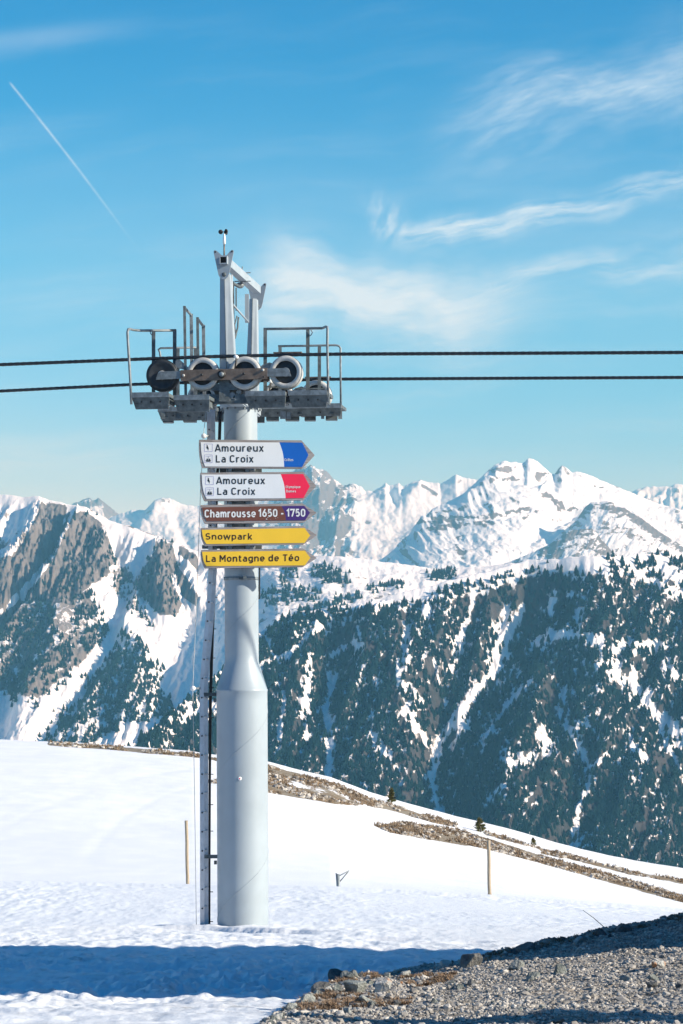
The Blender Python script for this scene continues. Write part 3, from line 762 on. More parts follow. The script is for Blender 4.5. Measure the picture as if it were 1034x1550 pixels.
BG = [([(104, 768), (92, 800), (62, 868), (20, 910), (-40, 945)], 9, -55), ([(170, 975), (110, 1050), (55, 1120)], 16, -26), ([(150, 790), (185, 850), (190, 880), (160, 940)], 14, -16),
      ([(215, 840), (195, 880), (170, 960)], 12, -16), ([(272, 870), (266, 850)], 4, -12), ([(120, 770), (108, 815), (84, 860), (60, 890)], 9, 34), ([(245, 820), (240, 870), (252, 930)], 16, 30),
      ([(160, 800), (150, 860), (120, 905)], 14, 18), ([(60, 760), (40, 830), (0, 880)], 14, 20), ([(190, 955), (215, 1010), (200, 1090)], 22, 28), ([(90, 930), (80, 1000), (40, 1060)], 20, 22),
      ([(285, 860), (300, 910)], 8, 16), ([(20, 1000), (0, 1100)], 16, -18), ([(280, 940), (255, 1030)], 30, -20)]

def B_disp(px, y):
    z = np.zeros(px.shape)
    for pts, w, h in BG: z = z + h * np.exp(-(pdist(px, y, pts) / w) ** 2)
    left = 1 - sst(px, 300, 400)
    u = px + 0.45 * (y - 800)
    rk = np.zeros(px.shape)
    for P in (P1, P2, P3, P4, P5): rk = np.maximum(rk, soft(px, y, P, 6))
    z = z + left * (12 * (ridged(u / 42, y / 130, 4, 131) - 1.1)) * (0.4 + 0.6 * (1 - soft(px, y, [(200, 930), (310, 860), (310, 1020), (230, 1010)], 15)))
    z = z + rk * (15 * (ridged((px + 0.3 * (y - 800)) / 13, y / 42, 4, 135, 0.6) - 1.1) + 7 * fbm(px / 4.5, y / 7, 3, 136)) + left * 3 * fbm(px / 6, y / 8, 3, 139)
    z = z + (1 - left) * (9 * fbm(px / 34, y / 26, 4, 141))
    return z

def B_rock(px, y, sl):
    r = np.zeros(px.shape)
    for P in (P1, P2, P3, P4, P5): r = np.maximum(r, soft(px, y, P, 6) * (0.80 + 0.22 * fbm(px / 12, y / 14, 3, 147)))
    zone = [(-160, 930), (0, 930), (60, 890), (110, 900), (135, 890), (160, 960), (120, 1010), (60, 1060), (0, 1050), (-160, 1060)]
    r = np.maximum(r, soft(px, y, zone, 10) * 0.64)
    r = np.maximum(r, soft(px, y, [(-100, 760), (50, 757), (40, 830), (-100, 860)], 8) * 0.36)
    r = np.maximum(r, soft(px, y, [(190, 955), (235, 1040), (150, 1115), (60, 1125), (140, 1010)], 8) * 0.36)
    r = np.maximum(r, soft(px, y, [(150, 815), (200, 860), (235, 900), (215, 945), (165, 900)], 10) * 0.50)
    r = np.maximum(r, strokes(px, y, [([(135, 771), (170, 789), (215, 803), (300, 834)], 2.5)]) * 0.5)
    r = np.maximum(r, sst(px, 330, 420) * (0.30 + 0.3 * fbm(px / 20, y / 16, 3, 145)) * sst(y, 858, 880))
    snow = strokes(px, y, [([(104, 768), (80, 840), (55, 875), (10, 920), (-30, 945)], 2.2), ([(262, 870), (275, 905)], 3), ([(165, 985), (110, 1050), (60, 1112)], 9)])
    return np.clip(r + 0.10 * (sl - 0.8) - snow * 0.5, 0, 1)

rockyB, gB = mountain('rocky_mountain', -220, 820, 640, 420, B_RIDGE, lerpx([(-200, 5200), (300, 4900), (500, 4700), (800, 4700)]), lerpx([(-200, 3800), (330, 3800), (450, 4050), (800, 4050)]),
                      lerpx([(-220, 1200), (320, 1190), (420, 1000), (820, 985)]), B_disp, B_rock, M['mtn_rock'], ridge_amp=3)

C1 = lerpx([(430, 900), (540, 862), (560, 854), (575, 848), (600, 830), (622, 809), (640, 785), (655, 770), (685, 756), (700, 748), (715, 735), (738, 713), (750, 703), (760, 698.5), (766, 697.5), (772, 700), (780, 699), (790, 701.5), (795, 699),
            (798, 694.5), (803, 693.5), (812, 697), (822, 706), (834, 717), (839, 718), (846, 709), (851, 704.5), (858, 708.5), (866, 715.5), (874, 713.5), (880, 715), (890, 718), (910, 727), (940, 739), (960, 747), (990, 760), (1010, 766), (1034, 772), (1300, 860)])
C1G = [([(738, 716), (752, 722), (772, 722), (800, 727), (818, 722)], 9, -60), ([(760, 700), (745, 725), (700, 765)], 8, 40), ([(800, 696), (812, 715), (830, 725)], 6, 35), ([(800, 815), (845, 785), (865, 772)], 13, -60), ([(650, 772), (632, 800), (600, 835)], 9, 50),
       ([(822, 745), (836, 752), (860, 765)], 6, 45), ([(960, 790), (1000, 830), (1034, 845)], 10, 40), ([(1020, 772), (1034, 790)], 8, 40)]
C1B = [([(636, 790), (690, 785), (740, 782), (800, 770)], 4.5), ([(650, 800), (720, 792), (780, 790), (815, 775)], 5), ([(640, 776), (700, 772)], 3), ([(822, 748), (850, 765)], 6), ([(730, 712), (790, 708)], 6), ([(745, 725), (800, 726)], 5),
       ([(810, 720), (830, 716)], 5), ([(930, 768), (970, 786)], 5), ([(865, 802), (915, 822)], 7), ([(900, 738), (940, 738)], 3), ([(610, 835), (630, 855)], 4), ([(690, 825), (700, 845)], 4), ([(845, 770), (880, 770)], 4), ([(1024, 775), (1034, 800)], 6),
       ([(940, 840), (980, 838)], 6), ([(960, 800), (1034, 840)], 5)]

def C1_disp(px, y):
    z = np.zeros(px.shape)
    for pts, w, h in C1G: z = z + h * np.exp(-(pdist(px, y, pts) / w) ** 2)
    u = px - 0.35 * (y - 760)
    return 0.7 * z + 15 * (ridged((px - 0.9 * (y - 760)) / 40, y / 44, 4, 151, 0.5) - 1.0) + 24 * fbm(px / 60, y / 30, 3, 153) + 5 * fbm(px / 9, y / 6, 4, 154) - 25 * strokes(px, y, [([(640, 786), (720, 784), (800, 772)], 4)])

def C1_rock(px, y, sl):
    return np.clip(0.12 + 0.34 * (sl - 0.75).clip(-0.3, 1.0) + 0.50 * strokes(px, y, C1B) * (0.85 + 0.9 * fbm(px / 9, y / 4, 3, 157)) + 0.12 * fbm(px / 20, y / 12, 3, 155), 0, 0.95)

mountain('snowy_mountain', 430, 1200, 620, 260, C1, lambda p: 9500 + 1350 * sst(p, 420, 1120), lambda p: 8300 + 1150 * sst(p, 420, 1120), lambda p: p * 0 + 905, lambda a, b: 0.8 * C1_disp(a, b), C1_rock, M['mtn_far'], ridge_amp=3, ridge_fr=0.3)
def spur(p0, p1, pts, r1, r0, yf, seed):
    mountain('snowy_spur', p0, p1, 260, 150, lerpx(pts), lambda p: p * 0 + r1, lambda p: p * 0 + r0, lambda p: p * 0 + yf,
             lambda a, b: 7 * (ridged((a + 0.6 * (b - 800)) / 16, b / 50, 3, seed) - 1.0) + 5 * fbm(a / 9, b / 8, 4, seed + 3),
             lambda a, b, sl: np.clip(0.26 + 0.34 * (sl - 0.75).clip(-0.3, 1) + 0.45 * fbm(a / 14, b / 6, 3, seed + 5) + 0.25 * np.exp(-((b - lerpx(pts)(a) - 8) / 8) ** 2), 0, 0.9), M['mtn_far'], ridge_amp=3, ridge_fr=0.3)
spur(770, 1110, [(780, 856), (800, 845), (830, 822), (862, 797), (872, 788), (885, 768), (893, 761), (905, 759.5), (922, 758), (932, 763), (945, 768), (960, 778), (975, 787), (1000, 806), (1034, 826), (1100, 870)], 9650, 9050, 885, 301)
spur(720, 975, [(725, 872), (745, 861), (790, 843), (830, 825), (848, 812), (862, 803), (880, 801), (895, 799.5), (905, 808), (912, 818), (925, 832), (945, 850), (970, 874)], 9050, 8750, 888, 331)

C2 = lerpx([(-250, 760), (-60, 772), (60, 790), (130, 790), (165, 785), (175, 780), (200, 772), (220, 772), (234, 757), (245, 753.5), (255, 753), (265, 758), (275, 763), (300, 767), (320, 760), (340, 764), (370, 748), (400, 742), (430, 722), (445, 712), (455, 706), (460, 704),
            (466, 706), (470, 703), (476, 708), (482, 711), (487, 709.5), (494, 713), (502, 722), (511, 729), (520, 735), (528, 733), (535, 731.5), (541, 735), (547, 736), (553, 743), (565, 743), (577, 737), (584, 730), (589, 735), (597, 734), (604, 731), (610, 737),
            (622, 731), (637, 726), (646, 729), (667, 732), (679, 725), (691, 718), (700, 722), (715, 725), (760, 730), (900, 760), (1300, 800)])
C2G = [([(470, 705), (480, 740), (500, 790)], 10, 60), ([(455, 720), (450, 780)], 10, -60), ([(505, 760), (488, 790), (480, 830)], 9, -50), ([(580, 755), (540, 775), (510, 800)], 14, 60), ([(700, 738), (660, 765), (600, 800)], 14, -50), ([(640, 728), (615, 760)], 10, 50),
       ([(245, 755), (232, 775), (215, 800)], 9, 50), ([(262, 760), (270, 790), (285, 820)], 9, -50), ([(560, 830), (520, 815)], 10, 40), ([(585, 735), (597, 755)], 6, -50)]

def C2_disp(px, y):
    z = np.zeros(px.shape)
    for pts, w, h in C2G: z = z + h * np.exp(-(pdist(px, y, pts) / w) ** 2)
    j = sst(-np.abs(px - 480), -75, -40)
    return 0.8 * z + (2 + 36 * j) * (ridged((px + 0.2 * (y - 760)) / 26, y / 46, 5, 161) - 1.1) + 12 * fbm(px / 50, y / 22, 3, 162) + 9 * fbm(px / 9, y / 8, 4, 163)

def C2_rock(px, y, sl):
    j = np.maximum(sst(-np.abs(px - 470), -85, -40), np.maximum(0.8 * np.exp(-(pdist(px, y, [(235, 760), (262, 758)]) / 16) ** 2), 0.7 * np.exp(-(pdist(px, y, [(690, 722)]) / 14) ** 2)))
    return np.clip(0.10 + 0.42 * j + 0.30 * (sl - 0.75).clip(-0.3, 1) + 0.2 * fbm(px / 12, y / 10, 3, 165) + 0.5 * strokes(px, y, [([(515, 762), (530, 757)], 4), ([(590, 733), (610, 737)], 4), ([(640, 735), (660, 748)], 4), ([(555, 790), (570, 795)], 5), ([(525, 790), (515, 805)], 8)]), 0, 0.9)

mountain('jagged_mountain', -250, 800, 640, 220, C2, lambda p: p * 0 + 13000, lambda p: p * 0 + 11200, lambda p: p * 0 + 900, lambda a, b: 0.75 * C2_disp(a, b), C2_rock, M['mtn_far'], ridge_amp=5, ridge_fr=0.3)

DR = lerpx([(-300, 800), (60, 795), (100, 771), (112, 762), (125, 757), (137, 752), (140, 757), (144, 757), (150, 754), (160, 762), (170, 770), (182, 780), (230, 800), (800, 800), (930, 752), (955, 745), (975, 738), (1000, 735), (1012, 737), (1020, 732), (1040, 736), (1080, 730), (1300, 745)])
mountain('distant_mountain', -250, 1300, 700, 120, DR, lambda p: p * 0 + 15500, lambda p: p * 0 + 13800, lambda p: p * 0 + 880,
         lambda px, y: 38 * (ridged(px / 26, y / 40, 5, 171) - 1.1), lambda px, y, sl: np.clip(0.15 + 0.4 * (1 - sst(px, 180, 260)) + 0.3 * (sl - 0.75).clip(-0.3, 1) + 0.2 * fbm(px / 10, y / 10, 3, 175), 0, 0.9), M['mtn_far'], ridge_amp=11, ridge_fr=0.14)

# valley floor joining the near ridge and the mountains
vx = np.linspace(-9000, 9000, 40); vy = np.linspace(700, 17500, 60); VX, VY = np.meshgrid(vx, vy)
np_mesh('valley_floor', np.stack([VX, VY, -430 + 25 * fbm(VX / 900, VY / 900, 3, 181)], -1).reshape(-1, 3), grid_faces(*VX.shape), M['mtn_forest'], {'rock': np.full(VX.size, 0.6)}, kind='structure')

# ------------------------------------------------------------------ forests
def fir_variant(seed, tiers=5, sides=7):
    """unit-height conifer crown: ragged whorls of drooping boughs"""
    rg = np.random.default_rng(seed); v, f = [], []
    for k in range(tiers):
        z0 = 0.06 + 0.80 * k / tiers; z1 = min(1.0, z0 + 1.55 / tiers)
        r = 0.23 * (1 - k / tiers) ** 0.8 + 0.035; o = len(v)
        a0 = rg.uniform(0, 6.28)
        v.append((rg.normal(0, .008), rg.normal(0, .008), z1))
        for i in range(sides * 2):
            a = a0 + math.pi * i / sides; q = r * (rg.uniform(0.8, 1.25) if i % 2 == 0 else rg.uniform(0.35, 0.6))
            v.append((math.cos(a) * q, math.sin(a) * q, z0 + rg.uniform(-0.03, 0.03) + (0.0 if i % 2 == 0 else 0.035)))
        for i in range(sides * 2): f.append((o, o + 1 + i, o + 1 + (i + 1) % (sides * 2)))
    return np.array(v), np.array(f)

FIRS = [fir_variant(s, t) for s, t in ((1, 4), (2, 5), (3, 4), (4, 5))]

def place_trees(g, dens, n, hmin, hmax):
    X, Yd, Z, PX, sl = g
    nr, nc = X.shape
    i = RNG.integers(0, nr - 2, n * 6); j = RNG.integers(0, nc - 1, n * 6)
    py = HY - Z[i, j] / Yd[i, j] * F; px = PX[i, j]
    k = RNG.random(len(i)) < dens(px, py); i, j = i[k][:n], j[k][:n]
    u, v = RNG.random(len(i)), RNG.random(len(i))
    def lp(Am): return (Am[i, j] * (1 - u) + Am[i, j + 1] * u) * (1 - v) + (Am[i + 1, j] * (1 - u) + Am[i + 1, j + 1] * u) * v
    P = np.stack([lp(X), lp(Yd), lp(Z) - 0.6], -1)
    return P, hmin + (hmax - hmin) * RNG.beta(1.7, 2.6, len(P))

def forest_mesh(name, P, h, label):
    V, Fc, o = [], [], 0
    w = RNG.integers(0, len(FIRS), len(P))
    for q, (v, f) in enumerate(FIRS):
        k = w == q; n = k.sum()
        if n == 0: continue
        a = RNG.uniform(0, 6.28, n); ca, sa = np.cos(a)[:, None], np.sin(a)[:, None]; wd = RNG.uniform(1.0, 1.7, n)[:, None]
        hv = h[k][:, None]
        x, y, z = v[None, :, 0] * hv * wd, v[None, :, 1] * hv * wd, v[None, :, 2] * hv
        vv = np.stack([x * ca - y * sa, x * sa + y * ca, z], -1) + P[k][:, None]
        V.append(vv.reshape(-1, 3)); Fc.append((f[None] + len(v) * np.arange(n)[:, None, None]).reshape(-1, 3) + o); o += n * len(v)
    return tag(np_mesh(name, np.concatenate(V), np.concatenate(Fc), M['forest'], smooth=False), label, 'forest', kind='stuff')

def A_dens(px, y):
    up = y - A_RIDGE(px)
    rim = lerpx([(200, 0), (393, 1), (500, 4), (600, 16), (660, 14), (720, 10), (790, 14), (860, 22), (930, 40), (980, 60), (1034, 30)])(px)
    d = sst(up, rim * 0.6, rim * 1.3 + 5)
    d = np.maximum(d, 0.12 * (up > 2) * (fbm(px / 14, y / 14, 2, 191) > 0.12) * (px > 560))
    band = strokes(px, y, [([(925, 852), (945, 900)], 7), ([(985, 848), (1000, 890)], 7), ([(1015, 840), (1034, 870)], 7), ([(940, 855), (985, 910)], 6), ([(960, 850), (1010, 900)], 5)])
    d = np.maximum(d, band * 0.9)
    d = d * (1 - np.clip(1.15 * strokes(px, y, A_SNOW), 0, 0.93)) * (1 - 0.75 * strokes(px, y, A_ROCK))
    n = fbm((px + 0.35 * (y - 900)) / 22, y / 55, 3, 195)
    d = d * (0.4 + 0.6 * sst(n, -0.5, -0.1))
    d = d * np.where(px < 395, 0.7, 0.9) * (0.62 + 0.38 * sst(fbm((px + 0.35 * (y - 900)) / 9, y / 34, 3, 197), -0.25, 0.1))
    return d

PA, hA = place_trees(gA, A_dens, 30000, 5, 15)
T1 = [(-160, 950), (0, 935), (60, 900), (85, 915), (78, 955), (105, 965), (112, 1000), (80, 1022), (50, 1035), (20, 1070), (0, 1040), (-160, 1060)]
T2 = [(113, 905), (135, 892), (155, 930), (162, 965), (130, 992), (108, 960)]
T3 = [(188, 955), (210, 970), (230, 1000), (247, 1015), (236, 1040), (255, 1060), (262, 1085), (210, 1090), (150, 1120), (110, 1135), (40, 1135), (80, 1080), (140, 1012)]
T4 = [(165, 835), (200, 868), (235, 905), (228, 950), (200, 930), (172, 890)]
T5 = [(100, 1002), (130, 990), (100, 1040), (60, 1075), (38, 1062)]

def B_dens(px, y):
    d = np.zeros(px.shape)
    for P, w, q in ((T1, 6, 0.62), (T2, 5, 0.6), (T3, 6, 0.8), (T4, 6, 0.22), (T5, 5, 0.35)): d = np.maximum(d, soft(px, y, P, w) * q)
    d = d * (0.2 + 0.8 * sst(fbm(px / 13, y / 17, 3, 201), -0.3, 0.1))
    d = d * (1 - 0.95 * strokes(px, y, [([(170, 975), (110, 1050), (55, 1120)], 10), ([(150, 1085), (100, 1125)], 4)]))
    sp = strokes(px, y, [([(400, 905), (440, 900), (470, 905)], 10), ([(480, 870), (520, 880)], 8), ([(425, 880), (435, 870)], 6), ([(490, 860), (510, 870)], 7), ([(560, 893), (605, 884)], 4), ([(655, 873), (680, 868)], 7), ([(460, 925), (540, 905)], 4), ([(430, 860), (450, 865)], 6), ([(515, 905), (525, 908)], 4)])
    d = np.maximum(d, sp * 0.55 * (fbm(px / 6, y / 5, 2, 205) > -0.12))
    d = np.maximum(d, 0.10 * (soft(px, y, P2, 4) + soft(px, y, P3, 4)).clip(0, 1))
    return d
PB, hB = place_trees(gB, B_dens, 9000, 7, 14)

# the 300 firs that show largest stand as objects of their own, the rest of each wood as one mass
pyA = HY - PA[:, 2] / PA[:, 1] * F; pxA = PA[:, 0] / PA[:, 1] * F + CX
vis = (pyA < crest_y(pxA) - 2) & (pxA > 408) & (pxA < 1030)
score = np.where(vis, hA / PA[:, 1], 0); pick = np.argsort(-score)[:300]
mask = np.ones(len(PA), bool); mask[pick] = False
forest_mesh('mountain_forest', PA[mask], hA[mask], 'dark fir forest covering the shaded mountainside on the right')
forest_mesh('distant_forest', PB, hB, 'patches of dark firs among the rocks on the left mountain')

def fir_trees():
    protos = []
    for q, (v, f) in enumerate(FIRS):
        mb = MB(); mb.add([tuple(p) for p in v], [tuple(int(i) for i in t) for t in f])
        mb.tube([(0, 0, -0.05), (0, 0, 0.5)], [0.02, 0.012], 5)
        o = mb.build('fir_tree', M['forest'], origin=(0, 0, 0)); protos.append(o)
    for n, i in enumerate(pick):
        o = protos[n] if n < 4 else protos[n % 4].copy()
        if n >= 4: COL.objects.link(o)
        o.location = PA[i]; s = float(hA[i]); w = random.uniform(0.9, 1.3); o.scale = (s * w, s * w, s); o.rotation_euler = (0, 0, random.uniform(0, 6.28))
        tag(o, 'tall dark fir standing in the forest on the steep mountainside', 'tree', 'tall firs on the forested mountainside')
fir_trees()

def small_fir(px, d, h, label, lean=0.0, seed=0, wide=0.34):
    rg = random.Random(seed); x = (px - CX) / F * d
    z = float(ground_z(np.array([x]), np.array([d]))[0])
    t = thing('young_conifer', label, 'tree', (x, d, z - 0.05))
    b = Vector((x, d, z - 0.05)); tip = b + Vector((lean * h, 0, h))
    MB().tube([b, b.lerp(tip, 0.5), tip], [0.06 * h * 0.6, 0.03 * h, 0.008], 6).build('trunk', M['bark'], t)
    mb = MB()
    n = 170
    for i in range(n):
        q = rg.random() ** 0.8; p = b.lerp(tip, 0.06 + 0.92 * q); L = h * wide * (1 - q) ** 0.75 * rg.uniform(0.55, 1.15) + 0.05 * h
        a = rg.uniform(0, 6.28); e = p + Vector((math.cos(a) * L, math.sin(a) * L, L * rg.uniform(0.0, 0.55)))
        dr = (e - p); sd = dr.cross(Vector((0, 0, 1))).normalized() * (0.055 * h * rg.uniform(0.6, 1.1)); up = Vector((0, 0, 0.04 * h))
        m = p.lerp(e, 0.55)
        mb.add([p, m - sd, e, m + sd, m + up, m - up], [(0, 1, 2), (0, 2, 3), (0, 4, 2), (0, 2, 5)])
    mb.build('crown', M['needles'], t)

small_fir(592, 149.5, 1.05, 'small young conifer on the brown ridge left of the two right-hand ones', 0.05, 3)
small_fir(728, 147.5, 1.0, 'bushy young conifer leaning left on the ridge above the right-hand wooden pole', -0.12, 5, 0.5)
small_fir(808, 149, 0.55, 'tiny golden conifer farthest down the ridge', -0.1, 8, 0.5)

# ------------------------------------------------------------------ lift pylon
DM, DN, DF = 36.5, 35.0, 37.96             # mast, near and far rope distances
ARM = (W(395, 597, DF) - W(342, 566, DN)); ARM.z = 0; ARM.normalize()     # from the near rope to the far rope
SIDE = Vector((ARM.y, -ARM.x, 0))                                          # along the ropes, to the right
pyl = thing('lift_pylon', 'tall grey steel ski lift pylon with sheaves and walkways at its head', 'pylon', W(368, 1412, DM))
UP = Vector((0, 0, 1))

def mast():
    base, top = W(368.3, 1475, DM), W(364.2, 600, DM)
    ax = (top - base); L = ax.length; ax.normalize()
    zz = lambda y: (1475 - y) / F * DM
    s = DM / F
    prof = []
    r0, r1 = 38.6 * s, 25.6 * s
    prof += [(0, r0), (zz(1060), r0), (zz(1047), r0), (zz(1046), r0 + 0.006), (zz(1044), r0 + 0.006), (zz(1043), r0 - 0.002), (zz(1006), r1 + 0.012), (zz(1004.5), r1 + 0.008), (zz(1003), r1 + 0.006), (zz(1001.5), r1), (zz(990), r1), (zz(880), r1), (zz(760), r1), (zz(617), r1 - 0.005)]
    m = MB().lathe(base, ax, prof, 72).build('mast', M['mast'], pyl)
    ref = ax.orthogonal().normalized(); bn = ax.cross(ref)
    for y0, y1, r in ((1470, 1052, r0), (1000, 620, r1)):
        pts = []; pitch = 2.2 if r == r0 else 1.55
        n = 260; z0, z1 = zz(y0), zz(y1)
        for i in range(n):
            l = z0 + (z1 - z0) * i / (n - 1); a = 2 * math.pi * l / pitch * 1.0 + 2.3
            # rises towards the right as seen from the camera
            pts.append(base + ax * l + (Vector((math.sin(a), -math.cos(a), 0))) * (r + 0.0005))
        MB().tube(pts, 0.0045, 5).build('weld_seam', M['mast'], m)
    st = W(363, 1178.5, DM - r0 - 0.002)
    MB().lathe(st, (0.12, -1, 0), [(0, 0.0), (0, 0.03), (0.006, 0.03), (0.006, 0.012), (0.006, 0.0)], 16).build('sticker', M['white'], m)
    MB().lathe(st + Vector((0.001, -0.007, 0)), (0.12, -1, 0), [(0, 0.0), (0, 0.011), (0.002, 0.011), (0.002, 0)], 12).build('sticker_mark', M['red'], m)
    # collar flange below the cross arm
    c = MB().lathe(W(364.3, 619, DM), ax, [(0, r1), (0, r1 + 0.05), (0.02, r1 + 0.06), (0.115, r1 + 0.06), (0.13, r1 + 0.05), (0.13, 0.12), (0.24, 0.12), (0.24, 0.0)], 40).build('collar', M['head'], pyl)
    for k in range(14):
        a = 2 * math.pi * k / 14
        p = W(364.3, 619, DM) + Vector((math.cos(a), math.sin(a), 0)) * (r1 + 0.045)
        MB().lathe(p, (0, 0, -1), [(0, 0.0), (0, 0.018), (0.035, 0.018), (0.035, 0)], 6, False).build('bolt', M['galv'], c)
    # strap bands, with the ears of the clamps
    for y in (876, 713, 829):
        cc = W(365.0, y, DM); h = 0.05
        b = MB().lathe(cc, UP, [(-h / 2, r1), (-h / 2, r1 + 0.008), (h / 2, r1 + 0.008), (h / 2, r1)], 48).build('strap', M['galv'], pyl)
        if y == 876:
            MB().box(cc + Vector((-0.02, -r1 - 0.06, -0.02)), cc + Vector((0.09, -r1 - 0.008, 0.015))).box(cc + Vector((0.05, -r1 - 0.1, -0.03)), cc + Vector((0.1, -r1 - 0.06, 0.03))).build('buckle', M['galvdark'], b)
        else:
            for sx in (-1, 1):
                p = cc + Vector((sx * (r1 + 0.01), -0.12, 0))
                MB().box(p + Vector((-0.055, -0.03, -0.035)), p + Vector((0.055, 0.03, 0.035))).build('clamp_ear', M['galvdark'], b, bevel=0.006)
    p0, p1 = W(393, 845, DM + 0.05), W(392.6, 907, DM + 0.05)
    MB().bar(p0, p1, 0.022, 0.05).build('flat_bar', M['black'], pyl)
    # the two rails the sign boards are fixed to
    for x in (348, 374):
        MB().bar(W(x, 672, 36.13), W(x + 0.6, 857, 36.13), 0.055, 0.05, (0, 1, 0)).build('mounting_rail', M['galv'], pyl)
        for y in (713, 760, 795, 829):
            MB().box(W(x - 4, y + 1.5, 36.16), W(x + 4, y - 1.5, 36.3)).build('spacer', M['galvdark'], pyl)
mast()

def head_frame():
    # box cross arm that carries both sheave trains
    a = W(342, 590, DN) + ARM * 0.15; b = W(364.3, 600, DM) + ARM * 1.1; b.z = a.z - 0.02
    arm = MB().bar(a, b, 0.26, 0.24).build('cross_arm', M['head'], pyl, bevel=0.02)
    for k, (px, py, r) in enumerate(((352, 600, 0.05), (362, 594, 0.04), (357, 603, 0.035), (346, 606, 0.04), (341, 601, 0.03), (372, 600, 0.03))):
        MB().lathe(W(px, py, DN + 0.08), (0, -1, 0), [(0, r), (0.12, r), (0.12, 0)], 8, False).build('bolt_head', M['galv'], arm)
    MB().prism([W(x, y, DN + 0.12) for x, y in ((338, 606), (350, 610), (378, 592), (378, 584), (362, 584), (344, 596))], Vector((0.006, 0.10, 0))).build('gusset', M['galv'], arm, bevel=0.008)
    MB().prism([W(x, y, DN + 0.2) for x, y in ((322, 590), (330, 604), (345, 604), (345, 584), (326, 580))], Vector((0.006, 0.06, 0))).build('gusset', M['galvdark'], arm)

    def leg(d, bx0, bx1, by, tx0, tx1, ty, seam, dep):
        # tapered pressed-steel leg: front panel folded along a seam, plus side plates going back along the arm
        q = ARM * dep
        bl, br, tl, tr = W(bx0, by, d), W(bx1, by, d), W(tx0, ty, d), W(tx1, ty, d)
        bm_ = bl.lerp(br, seam) - Vector((0, 0.022, 0)); tm = tl.lerp(tr, seam) - Vector((0, 0.022, 0))
        mb = MB().add([bl, bm_, br, br + q, bl + q, tl, tm, tr, tr + q * 0.75, tl + q * 0.75],
                      [(0, 1, 6, 5), (1, 2, 7, 6), (2, 3, 8, 7), (3, 4, 9, 8), (4, 0, 5, 9), (4, 3, 2, 1, 0), (5, 6, 7, 8, 9)])
        o = mb.build('head_leg', M['head'], pyl, bevel=0.008)
        MB().bar(bm_ - Vector((0, .002, 0)), tm - Vector((0, .002, 0)), 0.008, 0.008).build('weld_seam', M['galvdark'], o)
        return o
    leg(DN + 0.06, 332, 358, 604, 333, 347.5, 414, 0.46, 0.20)
    leg(DF - 0.35, 369.5, 390, 625, 377.5, 388.5, 452, 0.45, 0.20)
    # top beam: hollow square tube
    c0, c1 = W(338, 393.3, DN - 0.10), W(338, 393.3, DN - 0.10) + ARM * 2.86
    w, th = 0.12, 0.015
    def ring(p, h):
        return [p + SIDE * sx * h + UP * sz * h for sx, sz in ((-1, -1), (1, -1), (1, 1), (-1, 1))]
    o0, o1, i0, i1 = ring(c0, w / 2), ring(c1, w / 2), ring(c0, w / 2 - th), ring(c1, w / 2 - th)
    mb = MB().add(o0 + o1 + i0 + i1, [(k, (k + 1) % 4, 4 + (k + 1) % 4, 4 + k) for k in range(4)] + [(8 + k, 12 + k, 12 + (k + 1) % 4, 8 + (k + 1) % 4) for k in range(4)] +
                  [(k, 8 + k, 8 + (k + 1) % 4, (k + 1) % 4) for k in range(4)] + [(4 + k, 4 + (k + 1) % 4, 12 + (k + 1) % 4, 12 + k) for k in range(4)])
    beam = mb.build('head_beam', M['head'], pyl)
    ri0, ri1 = ring(c0 + ARM * 0.012, w / 2 - th - 0.001), ring(c0 + ARM * 0.07, w / 2 - th - 0.001)
    MB().add(ri0 + ri1, [(0, 4, 5, 1), (1, 5, 6, 2), (2, 6, 7, 3), (3, 7, 4, 0), (4, 5, 6, 7)]).build('beam_shade_insert', M['black'], beam)  # black insert paints in the shade inside the hollow beam end
    # V-shaped lifting plates at both ends
    V = [(-16, 15), (-15.2, 17.3), (-13, 17.6), (-11, 16.5), (-3, 9.5), (4, 9.5), (10.5, 16.5), (12.2, 17.6), (14.6, 17), (15, 14.5), (8.4, -17), (6.5, -22.5), (3, -26), (-1.5, -27), (-5.5, -25), (-8.3, -20.5)]
    for d0, cx, cy, sc in ((DN - 0.02, 339, 396, 0.01), (DF - 0.06, 389.5, 445, 0.01)):
        pts = [W(cx, cy, d0) + SIDE * x * sc + UP * y * sc for x, y in V]
        pl = MB().prism(pts, ARM * 0.014).build('head_plate', M['head'], pyl)
        for hx, hy, hr, mm in ((-13.2, 15, 0.014, 'dark'), (12.6, 15, 0.014, 'dark'), (0.2, -19.5, 0.034, 'galvdark')):
            MB().lathe(W(cx, cy, d0) + SIDE * hx * sc + UP * hy * sc - ARM * 0.002, -ARM, [(-0.002, hr), (0.002, hr), (0.002, 0)], 16).build('hole', M[mm], pl)
    # stiffener tube, brace, hoist bracket and small fittings under the beam
    MB().tube([W(350.5, 416, DN + 0.5), W(350.5, 462, DN + 0.5)], 0.022, 10).build('hanger', M['head'], pyl)
    MB().bar(W(352.5, 426, DN + 0.9), W(353, 486, DN + 0.9), 0.04, 0.06).bar(W(357.5, 436, DN + 1.2), W(357.5, 470, DN + 1.2), 0.02, 0.05).bar(W(351, 428, DN + 1.0), W(362, 434, DN + 1.4), 0.05, 0.03).build('hoist_bracket', M['galvdark'], pyl)
    MB().bar(W(374, 446, DN + 2.0), W(374, 488, DN + 2.0), 0.062, 0.12).build('bracket_plate', M['head'], pyl)
    MB().tube([W(352.5, 461, DN + 0.25), W(376, 487.5, DN + 2.0)], 0.016, 8).build('brace', M['head'], pyl)
